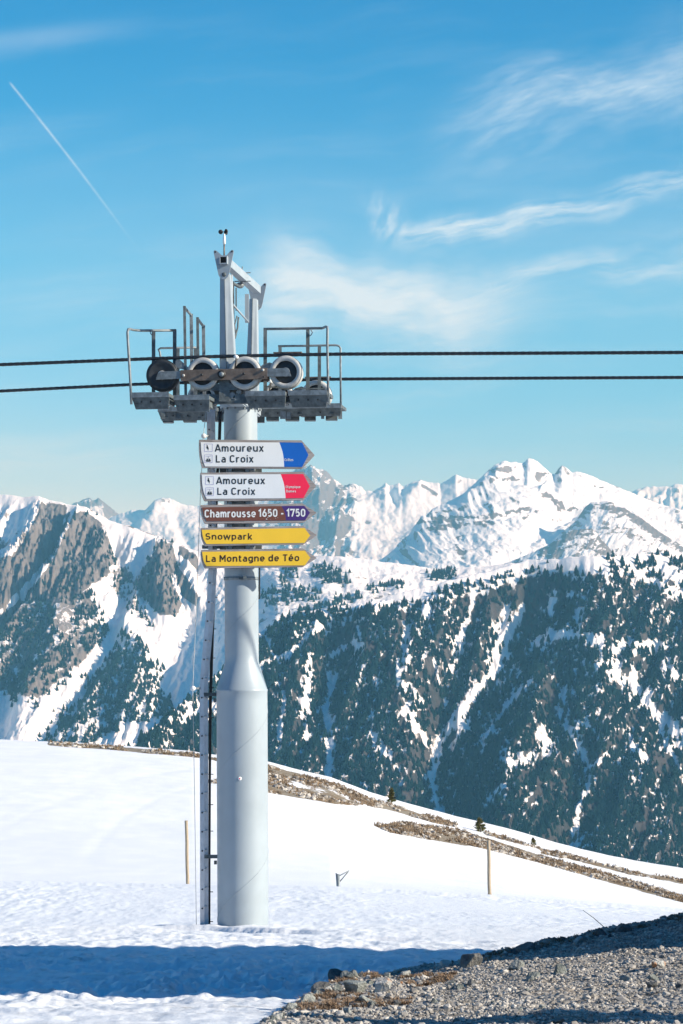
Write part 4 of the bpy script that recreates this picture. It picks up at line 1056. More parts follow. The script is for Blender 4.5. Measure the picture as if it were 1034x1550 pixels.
    MB().tube([W(359, 478, DN + 0.8), W(355, 492, DN + 0.8), W(357, 505, DN + 0.8), W(353, 520, DN + 0.6), W(354, 540, DN + 0.5)], 0.012, 6).tube([W(361, 480, DN + 0.9), W(360, 495, DN + 0.9), W(356, 512, DN + 0.8)], 0.014, 6).build('cable_loop', M['galvdark'], pyl)
    MB().ball(W(363.5, 432, DN + 1.6), 0.055, 12, 8, (1.2, 1, 0.9)).build('sensor_housing', M['galv'], pyl)  # round sensor of the weather instrument
    MB().tube([W(366.8, 403.5, DN + 1.5), W(366.8, 430, DN + 1.5)], 0.009, 6).bar(W(355, 426, DN + 1.5), W(379.5, 425.6, DN + 1.5), 0.012, 0.016).bar(W(366, 413.6, DN + 1.5), W(379.5, 412.6, DN + 1.5), 0.012, 0.016).bar(W(370.5, 416, DN + 1.5), W(371, 432, DN + 1.5), 0.014, 0.014).tube([W(368, 416, DN + 1.5), W(372, 418, DN + 1.52), W(374, 421, DN + 1.5)], 0.007, 5).build('weather_instrument', M['galv'], pyl)  # rods of the weather instrument
head_frame()

def rope_y(px, near):
    return float(lerpx([(-600, 570), (0, 552), (220, 543.3), (330, 539.5), (450, 537), (517, 536), (1034, 533.5), (1700, 531)] if near else [(-600, 606), (0, 592), (200, 582), (300, 578.5), (480, 574.5), (517, 573.8), (1034, 571.3), (1700, 568)])(px))

def rope(near, label):
    d0, px0 = (DN, 340.0) if near else (DF, 395.0)
    o0 = W(px0, rope_y(px0, near), d0)
    ts = np.concatenate([np.linspace(-40, -4.6, 60)[:-1], np.arange(-4.6, 8.4, 0.02), np.linspace(8.4, 45, 60)[1:]])
    vs, n = [], 18
    for t in ts:
        p = o0 + SIDE * t; px = p.x / p.y * F + CX
        if -560 < px < 1680: z = (HY - rope_y(px, near)) / F * p.y
        else:
            pe = -560 if px < 0 else 1680; z = (HY - rope_y(pe, near)) / F * d0 - 0.05 * (abs(px - pe) / 1000.0)
        tw = t * 2 * math.pi / 0.62
        for k in range(n):
            a = 2 * math.pi * k / n; r = 0.0235 * (1 + 0.16 * math.cos(6 * a))
            b = a + tw; vs.append((p.x + ARM.x * math.cos(b) * r, p.y + ARM.y * math.cos(b) * r, z + math.sin(b) * r))
    nr = len(ts); f = []
    for i in range(nr - 1):
        for k in range(n): f.append((i * n + k, i * n + (k + 1) % n, (i + 1) * n + (k + 1) % n, (i + 1) * n + k))
    o = np_mesh('haul_rope', np.array(vs), np.array(f), M['rope'], smooth=True)
    return tag(o, label, 'cable')
rope(True, 'upper of the two dark twisted steel ropes crossing the picture')
rope(False, 'lower of the two dark twisted steel ropes, running behind the pylon')

def sheaves():
    nr = 0.245
    def sheave(c, blank):
        s = MB()
        prof = [(0.075, 0.03), (0.075, nr - 0.055), (0.03, nr - 0.048), (-0.03, nr - 0.048), (-0.045, nr * 0.75), (-0.045, 0.03)] if not blank else \
               [(0.09, 0.03), (0.09, nr - 0.012), (-0.082, nr - 0.012), (-0.086, nr * 0.8), (-0.07, nr * 0.66), (-0.07, 0.03)]
        o = s.lathe(c, ARM, prof, 48).build('sheave', M['dark'], pyl)
        if not blank:
            MB().lathe(c, ARM, [(-0.07, nr - 0.075), (-0.088, nr - 0.068), (-0.088, nr - 0.006), (-0.06, nr + 0.006), (-0.03, nr - 0.004), (0.03, nr - 0.004), (0.06, nr + 0.006), (0.09, nr - 0.006), (0.09, nr - 0.05), (-0.03, nr - 0.05), (-0.07, nr - 0.075)], 48).build('rim', M['tyre'], o)
        else:
            MB().lathe(c, ARM, [(-0.078, nr - 0.013), (-0.083, nr), (0.083, nr), (0.083, nr - 0.013)], 48).build('rim', M['dark'], o)
        MB().lathe(c, -ARM, [(0.0, 0.07), (0.085 if blank else 0.07, 0.07), (0.09 if blank else 0.075, 0.06), (0.09 if blank else 0.075, 0)], 20).build('hub', M['tyre'] if blank else M['galv'], o)
    for near in (True, False):
        cen = [(246, 567), (308, 564), (372, 562.5), (434, 562)] if near else []
        d = DN
        C = []
        for k, (px, py) in enumerate(cen or [(246, 567), (308, 564), (372, 562.5), (434, 562)]):
            t = (px - 340) / F * DN / SIDE.x
            p = W(340, 560, DN) + SIDE * t
            if not near: p = p + ARM * 2.99
            pxx = p.x / p.y * F + CX
            p.z = (HY - rope_y(pxx, near)) / F * p.y - nr - 0.022
            C.append(p); sheave(p, k == 0 and near)
        off = -ARM * 0.115
        mid = [(C[0] + C[1]) / 2, (C[1] + C[2]) / 2, (C[2] + C[3]) / 2]
        b0 = C[1].lerp(C[0], 0.53) + off; b1 = C[2].lerp(C[3], 0.56) + off
        q = lambda p: p + Vector((0, 0, -0.02))
        bm_ = MB().bar(q(b0), q(b1), 0.02, 0.165).bar(q(b0) + ARM * 0.23, q(b1) + ARM * 0.23, 0.02, 0.165)
        beam = bm_.build('sheave_beam', M['rust'], pyl)
        for p, r, mm, dz in ((C[1].lerp(C[2], 0.47), 0.062, 'black', 0), (C[1].lerp(C[2], 0.47), 0.036, 'galv', 0.012), (C[1], 0.018, 'dark', 0.004), (C[2], 0.018, 'dark', 0.004), (b1 - off - SIDE * 0.06 + UP * 0.05, 0.02, 'tyre', 0.0), (b0 - off + SIDE * 0.05, 0.02, 'tyre', 0.0), (b1 - off - SIDE * 0.05 - UP * 0.05, 0.012, 'dark', 0.0)):
            MB().lathe(q(p) + off, -ARM, [(0.005, r), (0.03 + dz, r), (0.03 + dz, 0)], 20).build('pivot_pin' if r > 0.03 else 'bolt_head', M[mm], beam)
        for (pa, pb) in ((b0 + SIDE * 0.03, C[0]), (b1 - SIDE * 0.03, C[3])):
            e = (pb + off) + (pb - (pa - off)).normalized() * 0.06
            s = MB()
            s.prism([pa + UP * 0.055 - ARM * 0.0, pa - UP * 0.065, e - UP * 0.07 + (e - pa).normalized() * 0.03, e + UP * 0.02, e + UP * 0.055 - (e - pa).normalized() * 0.05], ARM * 0.02)
            s.build('end_arm', M['galv'], pyl)
        # rope guides above the outer beam ends and short rocker carrying the beam down to the arm
        gp = b1 + ARM * 0.1 + UP * 0.1
        MB().prism([gp - SIDE * 0.16 - UP * 0.03, gp + SIDE * 0.16 - UP * 0.03, gp + SIDE * 0.1 + UP * 0.03, gp + SIDE * 0.02 + UP * 0.06, gp - SIDE * 0.08 + UP * 0.03], ARM * 0.05).build('rope_catcher', M['galv'], pyl)
        gp = b0 + ARM * 0.1 + UP * 0.12
        MB().prism([gp - SIDE * 0.1, gp + SIDE * 0.12 - UP * 0.06, gp + SIDE * 0.1 - UP * 0.01, gp - SIDE * 0.04 + UP * 0.12, gp - SIDE * 0.1 + UP * 0.1], ARM * 0.05).build('rope_catcher', M['galv'], pyl)
        m = C[1].lerp(C[2], 0.5) + ARM * 0.0
        MB().bar(m - UP * 0.10, m - UP * 0.42, 0.16, 0.12).bar(m - UP * 0.2 - SIDE * 0.2, m - UP * 0.2 + SIDE * 0.22, 0.1, 0.1).build('rocker_stand', M['galvdark'], pyl)
        g2 = C[3].copy(); g2.z += nr + 0.03
        MB().bar(g2 + SIDE * -0.2 + ARM * 0.03 + UP * 0.03, g2 + SIDE * 0.23 + ARM * 0.03 + UP * 0.03, 0.09, 0.016).build('rope_guard', M['rust'], pyl)
        g3 = C[1] + UP * (nr + 0.0) + ARM * 0.11
        sw = MB().tube([g3 + SIDE * 0.52 + UP * -0.0 - ARM * 0.22, g3 + SIDE * 0.52 - UP * 0.07 - ARM * 0.22, g3 + SIDE * 0.5 - UP * 0.2 - ARM * 0.22], 0.012, 6)
        sw.build('switch_lever', M['black'], pyl)
        MB().lathe(g3 + SIDE * 0.52 - ARM * 0.25, ARM, [(0, 0), (0, 0.03), (0.12, 0.03), (0.12, 0)], 12).build('switch_housing', M['white'], pyl)
sheaves()

def walkway(px0, px1, y, d, label=None, depth=0.62, h=0.17, drop=0.0, extra=True):
    a, b = W(px0, y, d), W(px1, y, d)
    b = a + SIDE * ((b - a).length)
    q = ARM * depth
    mb = MB()
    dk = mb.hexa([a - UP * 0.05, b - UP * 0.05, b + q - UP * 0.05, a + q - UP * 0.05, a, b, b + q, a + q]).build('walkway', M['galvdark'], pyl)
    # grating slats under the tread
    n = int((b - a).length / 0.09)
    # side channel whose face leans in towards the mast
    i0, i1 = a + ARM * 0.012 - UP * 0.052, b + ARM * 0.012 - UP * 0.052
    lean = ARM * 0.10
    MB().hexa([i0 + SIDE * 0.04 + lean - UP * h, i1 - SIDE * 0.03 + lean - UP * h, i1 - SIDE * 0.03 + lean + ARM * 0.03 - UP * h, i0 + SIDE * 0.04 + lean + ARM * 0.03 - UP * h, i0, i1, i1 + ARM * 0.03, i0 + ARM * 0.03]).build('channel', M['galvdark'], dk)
    MB().bar(a - ARM * 0.008 - UP * 0.02, b - ARM * 0.008 - UP * 0.02, 0.014, 0.075).build('edge_strip', M['galv'], dk)
    for k in range(3):
        p = i0.lerp(i1, 0.25 + 0.25 * k) + lean * 0.35 - UP * 0.07 - ARM * 0.004
        MB().lathe(p, -ARM, [(0, 0.014), (0.012, 0.014), (0.012, 0)], 6, False).build('bolt_head', M['black'], dk)
    if extra:
        for tt in (0.12, 0.5, 0.88):
            p = a.lerp(b, tt) + ARM * 0.06
            MB().bar(p - UP * 0.1, p + q * 0.8 - UP * 0.1, 0.07, 0.09).build('joist', M['galvdark'], dk)
    return dk

def flatpost(px, y0, y1, d, w=0.055, t=0.03):
    return MB().bar(W(px, y0, d), W(px, y1, d), t, w, (1, 0, 0)).build('rail_post', M['galvdark'], pyl)

def rails():
    dn, df = DN - 0.35, DF - 0.25
    walkway(199, 257, 596, dn); walkway(263, 318, 600, dn + 0.02)
    walkway(371, 433, 594, dn); walkway(436.5, 496, 593, dn + 0.02)
    walkway(239, 330, 618, df, h=0.14, depth=0.6); walkway(388, 518, 614, df, h=0.12, depth=0.6)
    # hangers and boxes below the far walkways
    for x0, x1, y1 in ((246, 262, 639), (277, 297, 638), (305, 317, 637), (325, 338, 637), (403, 422, 636), (432, 453, 636), (461, 478, 636), (493, 511, 635)):
        a, b = W(x0, y1, df + 0.12), W(x1, y1 - 12, df + 0.12)
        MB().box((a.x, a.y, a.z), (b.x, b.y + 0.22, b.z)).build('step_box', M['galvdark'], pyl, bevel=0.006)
    for x0, x1 in ((398, 420), (424, 433), (434, 440), (486, 491), (512, 518), (243, 250), (266, 274), (300, 304)):
        a, b = W(x0, 634, df - 0.02), W(x1, 612 if x0 > 350 else 617, df - 0.02)
        if x0 in (398,): continue
        MB().box((a.x, a.y, a.z), (b.x, b.y + 0.03, b.z)).build('hanger_plate', M['galv'] if x0 > 350 else M['galvdark'], pyl)
    # near left rail
    di = DN + 0.30
    MB().tube([W(199, 612, dn), W(197, 570, dn), W(193.6, 515, dn), W(193, 503, dn), W(194.3, 498.5, dn + 0.03), W(197, 498, dn + 0.2), W(202, 499.5, di - 0.08), W(215, 500.5, di), W(267, 500, di)], 0.020, 8).build('guard_rail', M['galv'], pyl)
    flatpost(232.5, 500, 598, di); flatpost(264.5, 500, 602, di)
    # far left rail
    MB().tube([W(243.5, 618, df), W(243, 560, df), W(243, 540, df), W(242, 533, df), W(240, 529, df), W(243, 527, df), W(297, 526, df)], 0.018, 8).build('guard_rail', M['galv'], pyl)
    flatpost(269.5, 527, 620, df); flatpost(296, 527, 620, df)
    # tall hoops where the ladder comes up
    for x, yt, xb in ((279.3, 463.5, 289.5), (299, 480.5, 308)):
        yb = HY - (HY - yt) * 0.978
        p0, p1 = W(x, yt, DN + 0.1), W(xb, yb, DN + 0.9)
        h = MB().bar(W(x + 2, 600, DN + 0.1), p0, 0.06, 0.04, (1, 0, 0)).build('gate_hoop', M['galvdark'], pyl)
        MB().bar(p0 - UP * 0.02, p1 - UP * 0.02, 0.03, 0.03).build('top_bar', M['galv'], h)
        MB().bar(W(xb + 1.5, 604, DN + 0.9), p1, 0.05, 0.05, (1, 0, 0)).build('hoop_post', M['galv'], h)
    # near right rail
    MB().tube([W(399, 498, di), W(440, 497.5, di), W(488, 496.8, di), W(493, 494.5, dn + 0.2), W(495.3, 495, dn + 0.04), W(495.8, 499, dn), W(495.5, 520, dn), W(496.3, 560, dn), W(497, 609, dn)], 0.020, 8).build('guard_rail', M['galv'], pyl)
    flatpost(401.5, 498, 596, di); flatpost(466, 498, 595, di)
    # far right rail
    MB().tube([W(421, 524, df), W(470, 523.3, df), W(508, 522.5, df), W(513, 523.5, df), W(515.5, 527, df), W(515.5, 560, df), W(516, 614, df)], 0.018, 8).build('guard_rail', M['galv'], pyl)
    flatpost(424, 524, 616, df); flatpost(483.5, 524, 615, df)
    # low middle rails seen beside the right sheave
    MB().bar(W(447, 588.5, dn + 0.5), W(492, 588, dn + 0.5), 0.02, 0.02).bar(W(400, 585, dn + 0.5), W(440, 588, dn + 0.5), 0.02, 0.02).build('mid_rail', M['galvdark'], pyl)
    # hanging safety lanyards on the rails
    MB().tube([W(470.5, 499, di - .04), W(473, 503, di - .04), W(471, 507, di - .04), W(468, 509, di - .04)], 0.008, 5).build('lanyard', M['galv'], pyl)
    MB().tube([W(227, 500, di - .04), W(228, 505, di - .04), W(231, 508, di - .04)], 0.008, 5).build('lanyard', M['galv'], pyl)
    # main longitudinal beams under the near walkways
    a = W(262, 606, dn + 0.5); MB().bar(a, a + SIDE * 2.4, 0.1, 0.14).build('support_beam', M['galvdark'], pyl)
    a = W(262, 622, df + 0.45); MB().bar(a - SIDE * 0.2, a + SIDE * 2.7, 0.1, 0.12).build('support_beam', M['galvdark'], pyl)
rails()

def ladder():
    dl = DM - 0.05
    path = [(306.2, 1425), (306.2, 1300), (305.4, 1050), (306.5, 1022), (315.4, 925), (318.8, 862), (318.2, 800), (316.4, 640), (316, 612)]
    lad = thing_part = MB()
    pts = [W(x, y, dl) for x, y in path]
    off = ARM * 0.33
    rails_ = []
    for o in (Vector((0, 0, 0)), off):
        m = MB()
        for p, q in zip(pts[:-1], pts[1:]): m.bar(p + o, q + o + (q - p).normalized() * 0.004, 0.030, 0.066, (1, 0, 0))
        rails_.append(m)
    root = rails_[0].build('ladder', M['alu'], pyl)
    rails_[1].build('ladder_rail', M['alu'], root)
    # rungs every 0.30 m, their open ends show as dark holes in the front rail
    cum = [0.0]
    for p, q in zip(pts[:-1], pts[1:]): cum.append(cum[-1] + (q - p).length)
    s = 0.22; n = 0
    while s < cum[-1] - 0.1:
        for k in range(len(pts) - 1):
            if cum[k] <= s <= cum[k + 1]:
                p = pts[k].lerp(pts[k + 1], (s - cum[k]) / (cum[k + 1] - cum[k])); break
        MB().tube([p - ARM * 0.020, p + off + ARM * 0.02], 0.014, 8).build('rung', M['black'] if False else M['alu'], root)
        MB().lathe(p + SIDE * 0.006 - ARM * 0.0325, -ARM, [(-0.02, 0.013), (0.0, 0.013), (0.0, 0)], 8, False).build('rung_end', M['black'], root)
        s += 0.302; n += 1
    # brackets to the mast
    for y, x1 in ((1051, 329), (1296.5, 330), (828, 339)):
        b = MB().bar(W(306, y, dl + 0.2), W(x1 + 1, y, dl + 0.2), 0.06, 0.055).box(W(x1 - 6, y + 12, dl + 0.17), W(x1 - 1.5, y + 6, dl + 0.25)).build('ladder_bracket', M['galvdark'], pyl)
    # conduit running up behind the ladder
    cp = [(317.0, 1425), (317.2, 1300), (317.6, 1180), (318.5, 1060), (321.5, 960), (325.5, 862), (326.8, 800), (328, 730), (331.5, 690), (333, 640), (333.5, 615)]
    MB().tube([W(x, y, dl + 0.36) for x, y in cp], [0.017] * 2 + [0.02] + [0.026] * 8, 10).build('conduit', M['black'], pyl)
    for y in (1395, 1350, 1258, 1218, 1172, 1086, 1041, 996, 952, 904):
        x = float(np.interp(-y, [-c[1] for c in cp], [c[0] for c in cp]))
        MB().bar(W(x - 3, y, dl + 0.34), W(x + 5.5, y, dl + 0.34), 0.012, 0.012).build('cable_tie', M['black'], pyl)
    # thin fall-arrest wire with its two white guides
    MB().tube([W(297.5, 1412, dl - 0.1), W(294.6, 1200, dl - 0.1), W(291.8, 1042, dl - 0.1), W(297, 930, dl - 0.1), W(303.5, 745, dl - 0.1), W(308.5, 655, dl - 0.1), W(313, 615, dl - 0.1)], 0.005, 5).build('safety_wire', M['tyre'], pyl)
    for x, y, x1 in ((292.2, 1042, 303), (308.5, 660, 316)):
        g = MB().lathe(W(x, y, dl - 0.12), (0, -1, 0), [(-0.02, 0.0), (-0.02, 0.036), (0.0, 0.042), (0.02, 0.036), (0.02, 0)], 16).build('wire_guide', M['white'], pyl)
        MB().bar(W(x + 3, y, dl - 0.08), W(x1, y, dl - 0.05), 0.04, 0.03).build('guide_arm', M['galv'], g)
ladder()

def anemometer():
    d = DN + 0.15
    t = thing('anemometer', 'small white anemometer with black cups on top of the pylon head', 'weather sensor', W(339.3, 388, d))
    MB().tube([W(339.3, 388, d), W(339.5, 369, d)], 0.012, 8).build('rod', M['rust'], t)
    MB().lathe(W(339.6, 370, d), UP, [(0, 0.0), (0, 0.012), (0.01, 0.022), (0.10, 0.022), (0.13, 0.014), (0.16, 0.010), (0.17, 0)], 14).build('body', M['white'], t)
    MB().tube([W(339.6, 355.5, d), W(339.7, 350, d)], 0.007, 6).build('spindle', M['black'], t)
    c = W(339.7, 351, d)
    for k, a in enumerate((3.3, 3.3 + 2.09, 3.3 + 4.19)):
        dirv = Vector((math.cos(a), math.sin(a), 0)); p = c + dirv * 0.055
        tan = Vector((-dirv.y, dirv.x, 0))
        pr = [(0.0, 0.036), (0.012, 0.034), (0.026, 0.024), (0.034, 0.010), (0.035, 0.0)]
        cup = MB().lathe(p - tan * 0.015, tan, pr, 12)
        cup.lathe(p - tan * 0.015, tan, [(0.002, 0.033), (0.02, 0.02), (0.028, 0)], 12)
        cup.tube([c, p], 0.005, 5)
        cup.build('cup', M['black'], t)
anemometer()

# ------------------------------------------------------------------ direction boards
DS = 36.06
def arc(cx, cy, rx, ry, a0, a1, n=9):
    return [(cx + rx * math.cos(R(a0 + (a1 - a0) * k / (n - 1))), cy + ry * math.sin(R(a0 + (a1 - a0) * k / (n - 1)))) for k in range(n)]

def stad(x0, x1, y0, y1):                     # upright rounded bowl, closed
    r = (x1 - x0) / 2; c = (x0 + x1) / 2; v = min(r * 1.05, (y1 - y0) / 2)
    p = arc(c, y1 - v, r, v, 0, 180) + arc(c, y0 + v, r, v, 180, 360); return p + [p[0]]

def glyphs():
    """upright constant-stroke road-sign letters: strokes on a grid with cap height 1"""
    a, x, c, b = 0.07, 0.66, 0.93, 0.07         # half stroke, x-height line, cap line, base line
    G = {}
    G['o'] = ([stad(.07, .45, b, x)], .52)
    G['O'] = ([stad(.07, .53, b, c)], .60); G['0'] = ([stad(.07, .47, b, c)], .54)
    G['A'] = ([[(.0, 0), (.28, c + .07)], [(.28, c + .07), (.56, 0)], [(.10, .27), (.46, .27)]], .56)
    G['m'] = ([[(.07, 0), (.07, x + a)], [(.07, .46)] + arc(.22, .46, .15, .20, 180, 0) + [(.37, 0)], [(.37, .46)] + arc(.52, .46, .15, .20, 180, 0) + [(.67, 0)]], .74)
    G['n'] = ([[(.07, 0), (.07, x + a)], [(.07, .46)] + arc(.26, .46, .19, .20, 180, 0) + [(.45, 0)]], .52)
    G['h'] = ([[(.07, 0), (.07, 1)], [(.07, .46)] + arc(.26, .46, .19, .20, 180, 0) + [(.45, 0)]], .52)
    G['u'] = ([[(.45, x + a), (.45, 0)], [(.07, x + a)] + arc(.26, .27, .19, .20, 180, 360) + [(.45, .27)]], .52)
    G['r'] = ([[(.07, 0), (.07, x + a)], [(.07, .46)] + arc(.24, .46, .17, .20, 180, 60)], .36)
    G['e'] = ([[(.07, .355), (.45, .355)] + arc(.26, .46, .19, .20, 0, 180) + arc(.26, .27, .19, .20, 180, 318)], .52)
    G['c'] = ([arc(.26, .46, .19, .20, 40, 180) + arc(.26, .27, .19, .20, 180, 320)], .47)
    G['x'] = ([[(.04, 0), (.42, x + a)], [(.04, x + a), (.42, 0)]], .46)
    G['L'] = ([[(.07, 1), (.07, b), (.46, b)]], .48)
    G['a'] = ([arc(.25, .47, .17, .19, 140, 0) + [(.42, 0)], [(.42, .41), (.24, .41)] + arc(.22, .24, .15, .17, 90, 270) + [(.27, .07)] + arc(.28, .2, .14, .13, 270, 350)], .49)
    G['C'] = ([arc(.29, .71, .22, .22, 25, 180) + arc(.29, .29, .22, .22, 180, 335)], .56)
    G['i'] = ([[(.07, 0), (.07, x + a)], [(.07, .86), (.07, 1.0)]], .14)
    G['l'] = ([[(.07, 1)] + arc(.20, .19, .13, .12, 180, 270) + [(.24, .07)]], .25)
    G['s'] = ([arc(.235, .52, .155, .14, 35, 195) + [(.12, .435), (.32, .325)] + arc(.225, .22, .165, .15, 10, -145)], .46)
    G['1'] = ([[(.06, .72), (.28, .95), (.28, 0)]], .38)
    G['6'] = ([stad(.07, .47, b, .58), [(.075, .36), (.13, .55), (.36, 1.0)]], .54)
    G['5'] = ([[(.44, c), (.12, c), (.10, .52)] + arc(.265, .34, .20, .27, 135, -145)], .53)
    G['7'] = ([[(.05, .80), (.05, c), (.46, c), (.20, 0)]], .50)
    G['-'] = ([[(.03, .40), (.33, .40)]], .36)
    G['S'] = ([arc(.29, .71, .20, .22, 30, 190) + arc(.30, .69, .21, .22, 205, 235, 3) + [(.40, .46)] + arc(.28, .28, .22, .21, 30, -150)], .57)
    G['w'] = ([[(.02, x + a), (.17, .04), (.36, x), (.55, .04), (.70, x + a)]], .72)
    G['p'] = ([[(.07, -.26), (.07, x + a)], stad(.07, .45, b, x)], .52)
    G['q'] = ([[(.45, -.26), (.45, x + a)], stad(.07, .45, b, x)], .52)
    G['d'] = ([[(.45, 0), (.45, 1)], stad(.07, .45, b, x)], .52)
    G['g'] = ([[(.45, x + a), (.45, .0)] + arc(.26, -.0, .19, .19, 0, -140), stad(.07, .45, b, x)], .52)
    G['y'] = ([[(.03, x + a), (.24, .06)], [(.44, x + a), (.20, -.16), (.08, -.20)]], .47)
    G['k'] = ([[(.07, 0), (.07, 1)], [(.07, .24), (.42, x + a)], [(.19, .38), (.44, 0)]], .47)
    G['M'] = ([[(.07, 0), (.07, 1)], [(.07, .97), (.345, .36), (.62, .97)], [(.62, 1), (.62, 0)]], .69)
    G['t'] = ([[(.13, .92)] + arc(.26, .19, .13, .12, 180, 270) + [(.32, .07)], [(.02, x), (.31, x)]], .34)
    G['T'] = ([[(.27, 0), (.27, .9)], [(.02, c), (.52, c)]], .54)
    G['D'] = ([[(.07, .07), (.07, c), (.28, c)] + arc(.30, .70, .22, .23, 90, 0) + arc(.30, .30, .22, .23, 0, -90) + [(.07, .07)]], .59)
    G['é'] = (G['e'][0] + [[(.22, .82), (.34, 1.0)]], .52); G['ê'] = (G['e'][0] + [[(.12, .83), (.26, .97), (.40, .83)]], .52)
    return G
GLYPHS = glyphs()

def ribbon(pts, w):
    P = [np.array(p) for p in pts]; n = len(P); closed = np.allclose(P[0], P[-1]); L, Rr = [], []
    for i in range(n):
        a = P[i] - P[i - 1] if i > 0 else (P[0] - P[-2] if closed else P[1] - P[0])
        b = P[i + 1] - P[i] if i < n - 1 else (P[1] - P[0] if closed else P[-1] - P[-2])
        a, b = a / (np.linalg.norm(a) + 1e-9), b / (np.linalg.norm(b) + 1e-9)
        na, nb = np.array((-a[1], a[0])), np.array((-b[1], b[0])); m = na + nb; m = m / (np.linalg.norm(m) + 1e-9)
        k = w / max(0.45, float(m @ na)); L.append(P[i] + m * k); Rr.append(P[i] - m * k)
    return L, Rr

def lettering(s, x0, x1, ytop, ybase, d, m, parent, bold=0.084, slope=0.0):
    adv, items = 0.0, []
    for ch in s:
        if ch == ' ': adv += 0.30; continue
        st, w = GLYPHS[ch]
        for p in st: items.append([(q[0] + adv, q[1]) for q in p])
        adv += w + 0.145
    adv -= 0.145
    sx, sy = (x1 - x0) / adv, (ybase - ytop); mb = MB()
    asp = sx / sy                              # keep the stroke width even when the word is squeezed
    for k, p in enumerate(items):
        L, Rr = ribbon([(q[0] * asp, q[1]) for q in p], bold)
        f = lambda q: W(x0 + q[0] * sy, ybase - q[1] * sy + slope * q[0] * sy, d - 0.0002 * (k % 5))
        n = len(L); mb.add([f(q) for q in L] + [f(q) for q in Rr], [(i, i + 1, n + i + 1, n + i) for i in range(n - 1)])
    mb.build('lettering', m, parent)

def curve3(pts, n=6):
    """Catmull-Rom through the points of a board's left end"""
    out = []
    P = [pts[0]] + pts + [pts[-1]]
    for i in range(1, len(P) - 2):
        for k in range(n):
            t = k / n; a, b, c, d = (np.array(P[i + q]) for q in (-1, 0, 1, 2))
            out.append(tuple(0.5 * (2 * b + (c - a) * t + (2 * a - 5 * b + 4 * c - d) * t * t + (3 * b - a - 3 * c + d) * t ** 3)))
    return out + [pts[-1]]

def sign(label, board, face, split, m0, m1, words, pict=()):
    c = W(board[0][0] + 85, board[-3][1] if False else max(p[1] for p in board), DS)
    t = thing('direction_sign', label, 'sign', c, 'arrow-shaped direction boards on the pylon')
    left, right = board[:-3], board[-3:]
    out = curve3(left) + right
    MB().prism([W(x, y, DS) for x, y in out], Vector((0, 0.045, 0))).build('board', M['board'], t, bevel=0.006)
    fl, fr = face[:-3], face[-3:]
    fd = DS - 0.006
    ext = Vector((0, 0.006 - 0.0005, 0))
    fleft = curve3(fl)
    if split:
        sp = curve3(split)
        MB().prism([W(x, y, fd) for x, y in fleft + [(split[-1][0] - 0.0, split[-1][1])] + sp[::-1][1:]], ext).build('panel', m0, t)
        MB().prism([W(x, y, fd) for x, y in sp + fr], ext).build('tip_panel', m1, t)
    else:
        MB().prism([W(x, y, fd) for x, y in fleft + fr], ext).build('panel', m0, t)
    for w in words: lettering(*w[:5], fd - 0.002, w[5], t, *w[6:])
    for (x0, x1, y0, y1, kind) in pict:
        pd = fd - 0.002; l = 0.5
        fr_ = MB()
        for a, b, c_, e in ((x0, y0, x1, y0 + l), (x0, y1 - l, x1, y1), (x0, y0 + l, x0 + l, y1 - l), (x1 - l, y0 + l, x1, y1 - l)):
            fr_.add([W(a, e, pd), W(c_, e, pd), W(c_, b, pd), W(a, b, pd)], [(0, 1, 2, 3)])
        p = fr_.build('pictogram_frame', M['lilac'], t)
        s = MB(); w_, h_ = x1 - x0, y1 - y0
        q = lambda u, v: W(x0 + u * w_, y0 + v * h_, pd)
        if kind == 'chair':
            s.add([q(.30, .24), q(.36, .20), q(.43, .20), q(.46, .28), q(.42, .34), q(.50, .48), q(.55, .62), q(.50, .68), q(.53, .82), q(.47, .84), q(.42, .68), q(.28, .56), q(.22, .50), q(.30, .40)], [tuple(range(14))])
            s.add([q(.30, .10), q(.33, .10), q(.33, .22), q(.30, .22)], [(0, 1, 2, 3)])
        else:
            s.add([q(.16, .70), q(.82, .70), q(.80, .82), q(.70, .87), q(.28, .87), q(.18, .82)], [tuple(range(6))])
            for cx in (.36, .66):
                s.add([q(cx - .08, .69), q(cx - .08, .56), q(cx - .05, .48), q(cx + .05, .48), q(cx + .08, .56), q(cx + .08, .69)], [tuple(range(6))])
            s.add([q(.495, .24), q(.525, .24), q(.525, .69), q(.495, .69)], [(0, 1, 2, 3)])
        s.build('pictogram', M['ink'], p)
        if kind != 'chair':
            MB().add([q(.15, .24), q(.85, .18), q(.85, .21), q(.15, .27)], [(0, 1, 2, 3)]).build('pictogram_cable', M['lilac'], p)

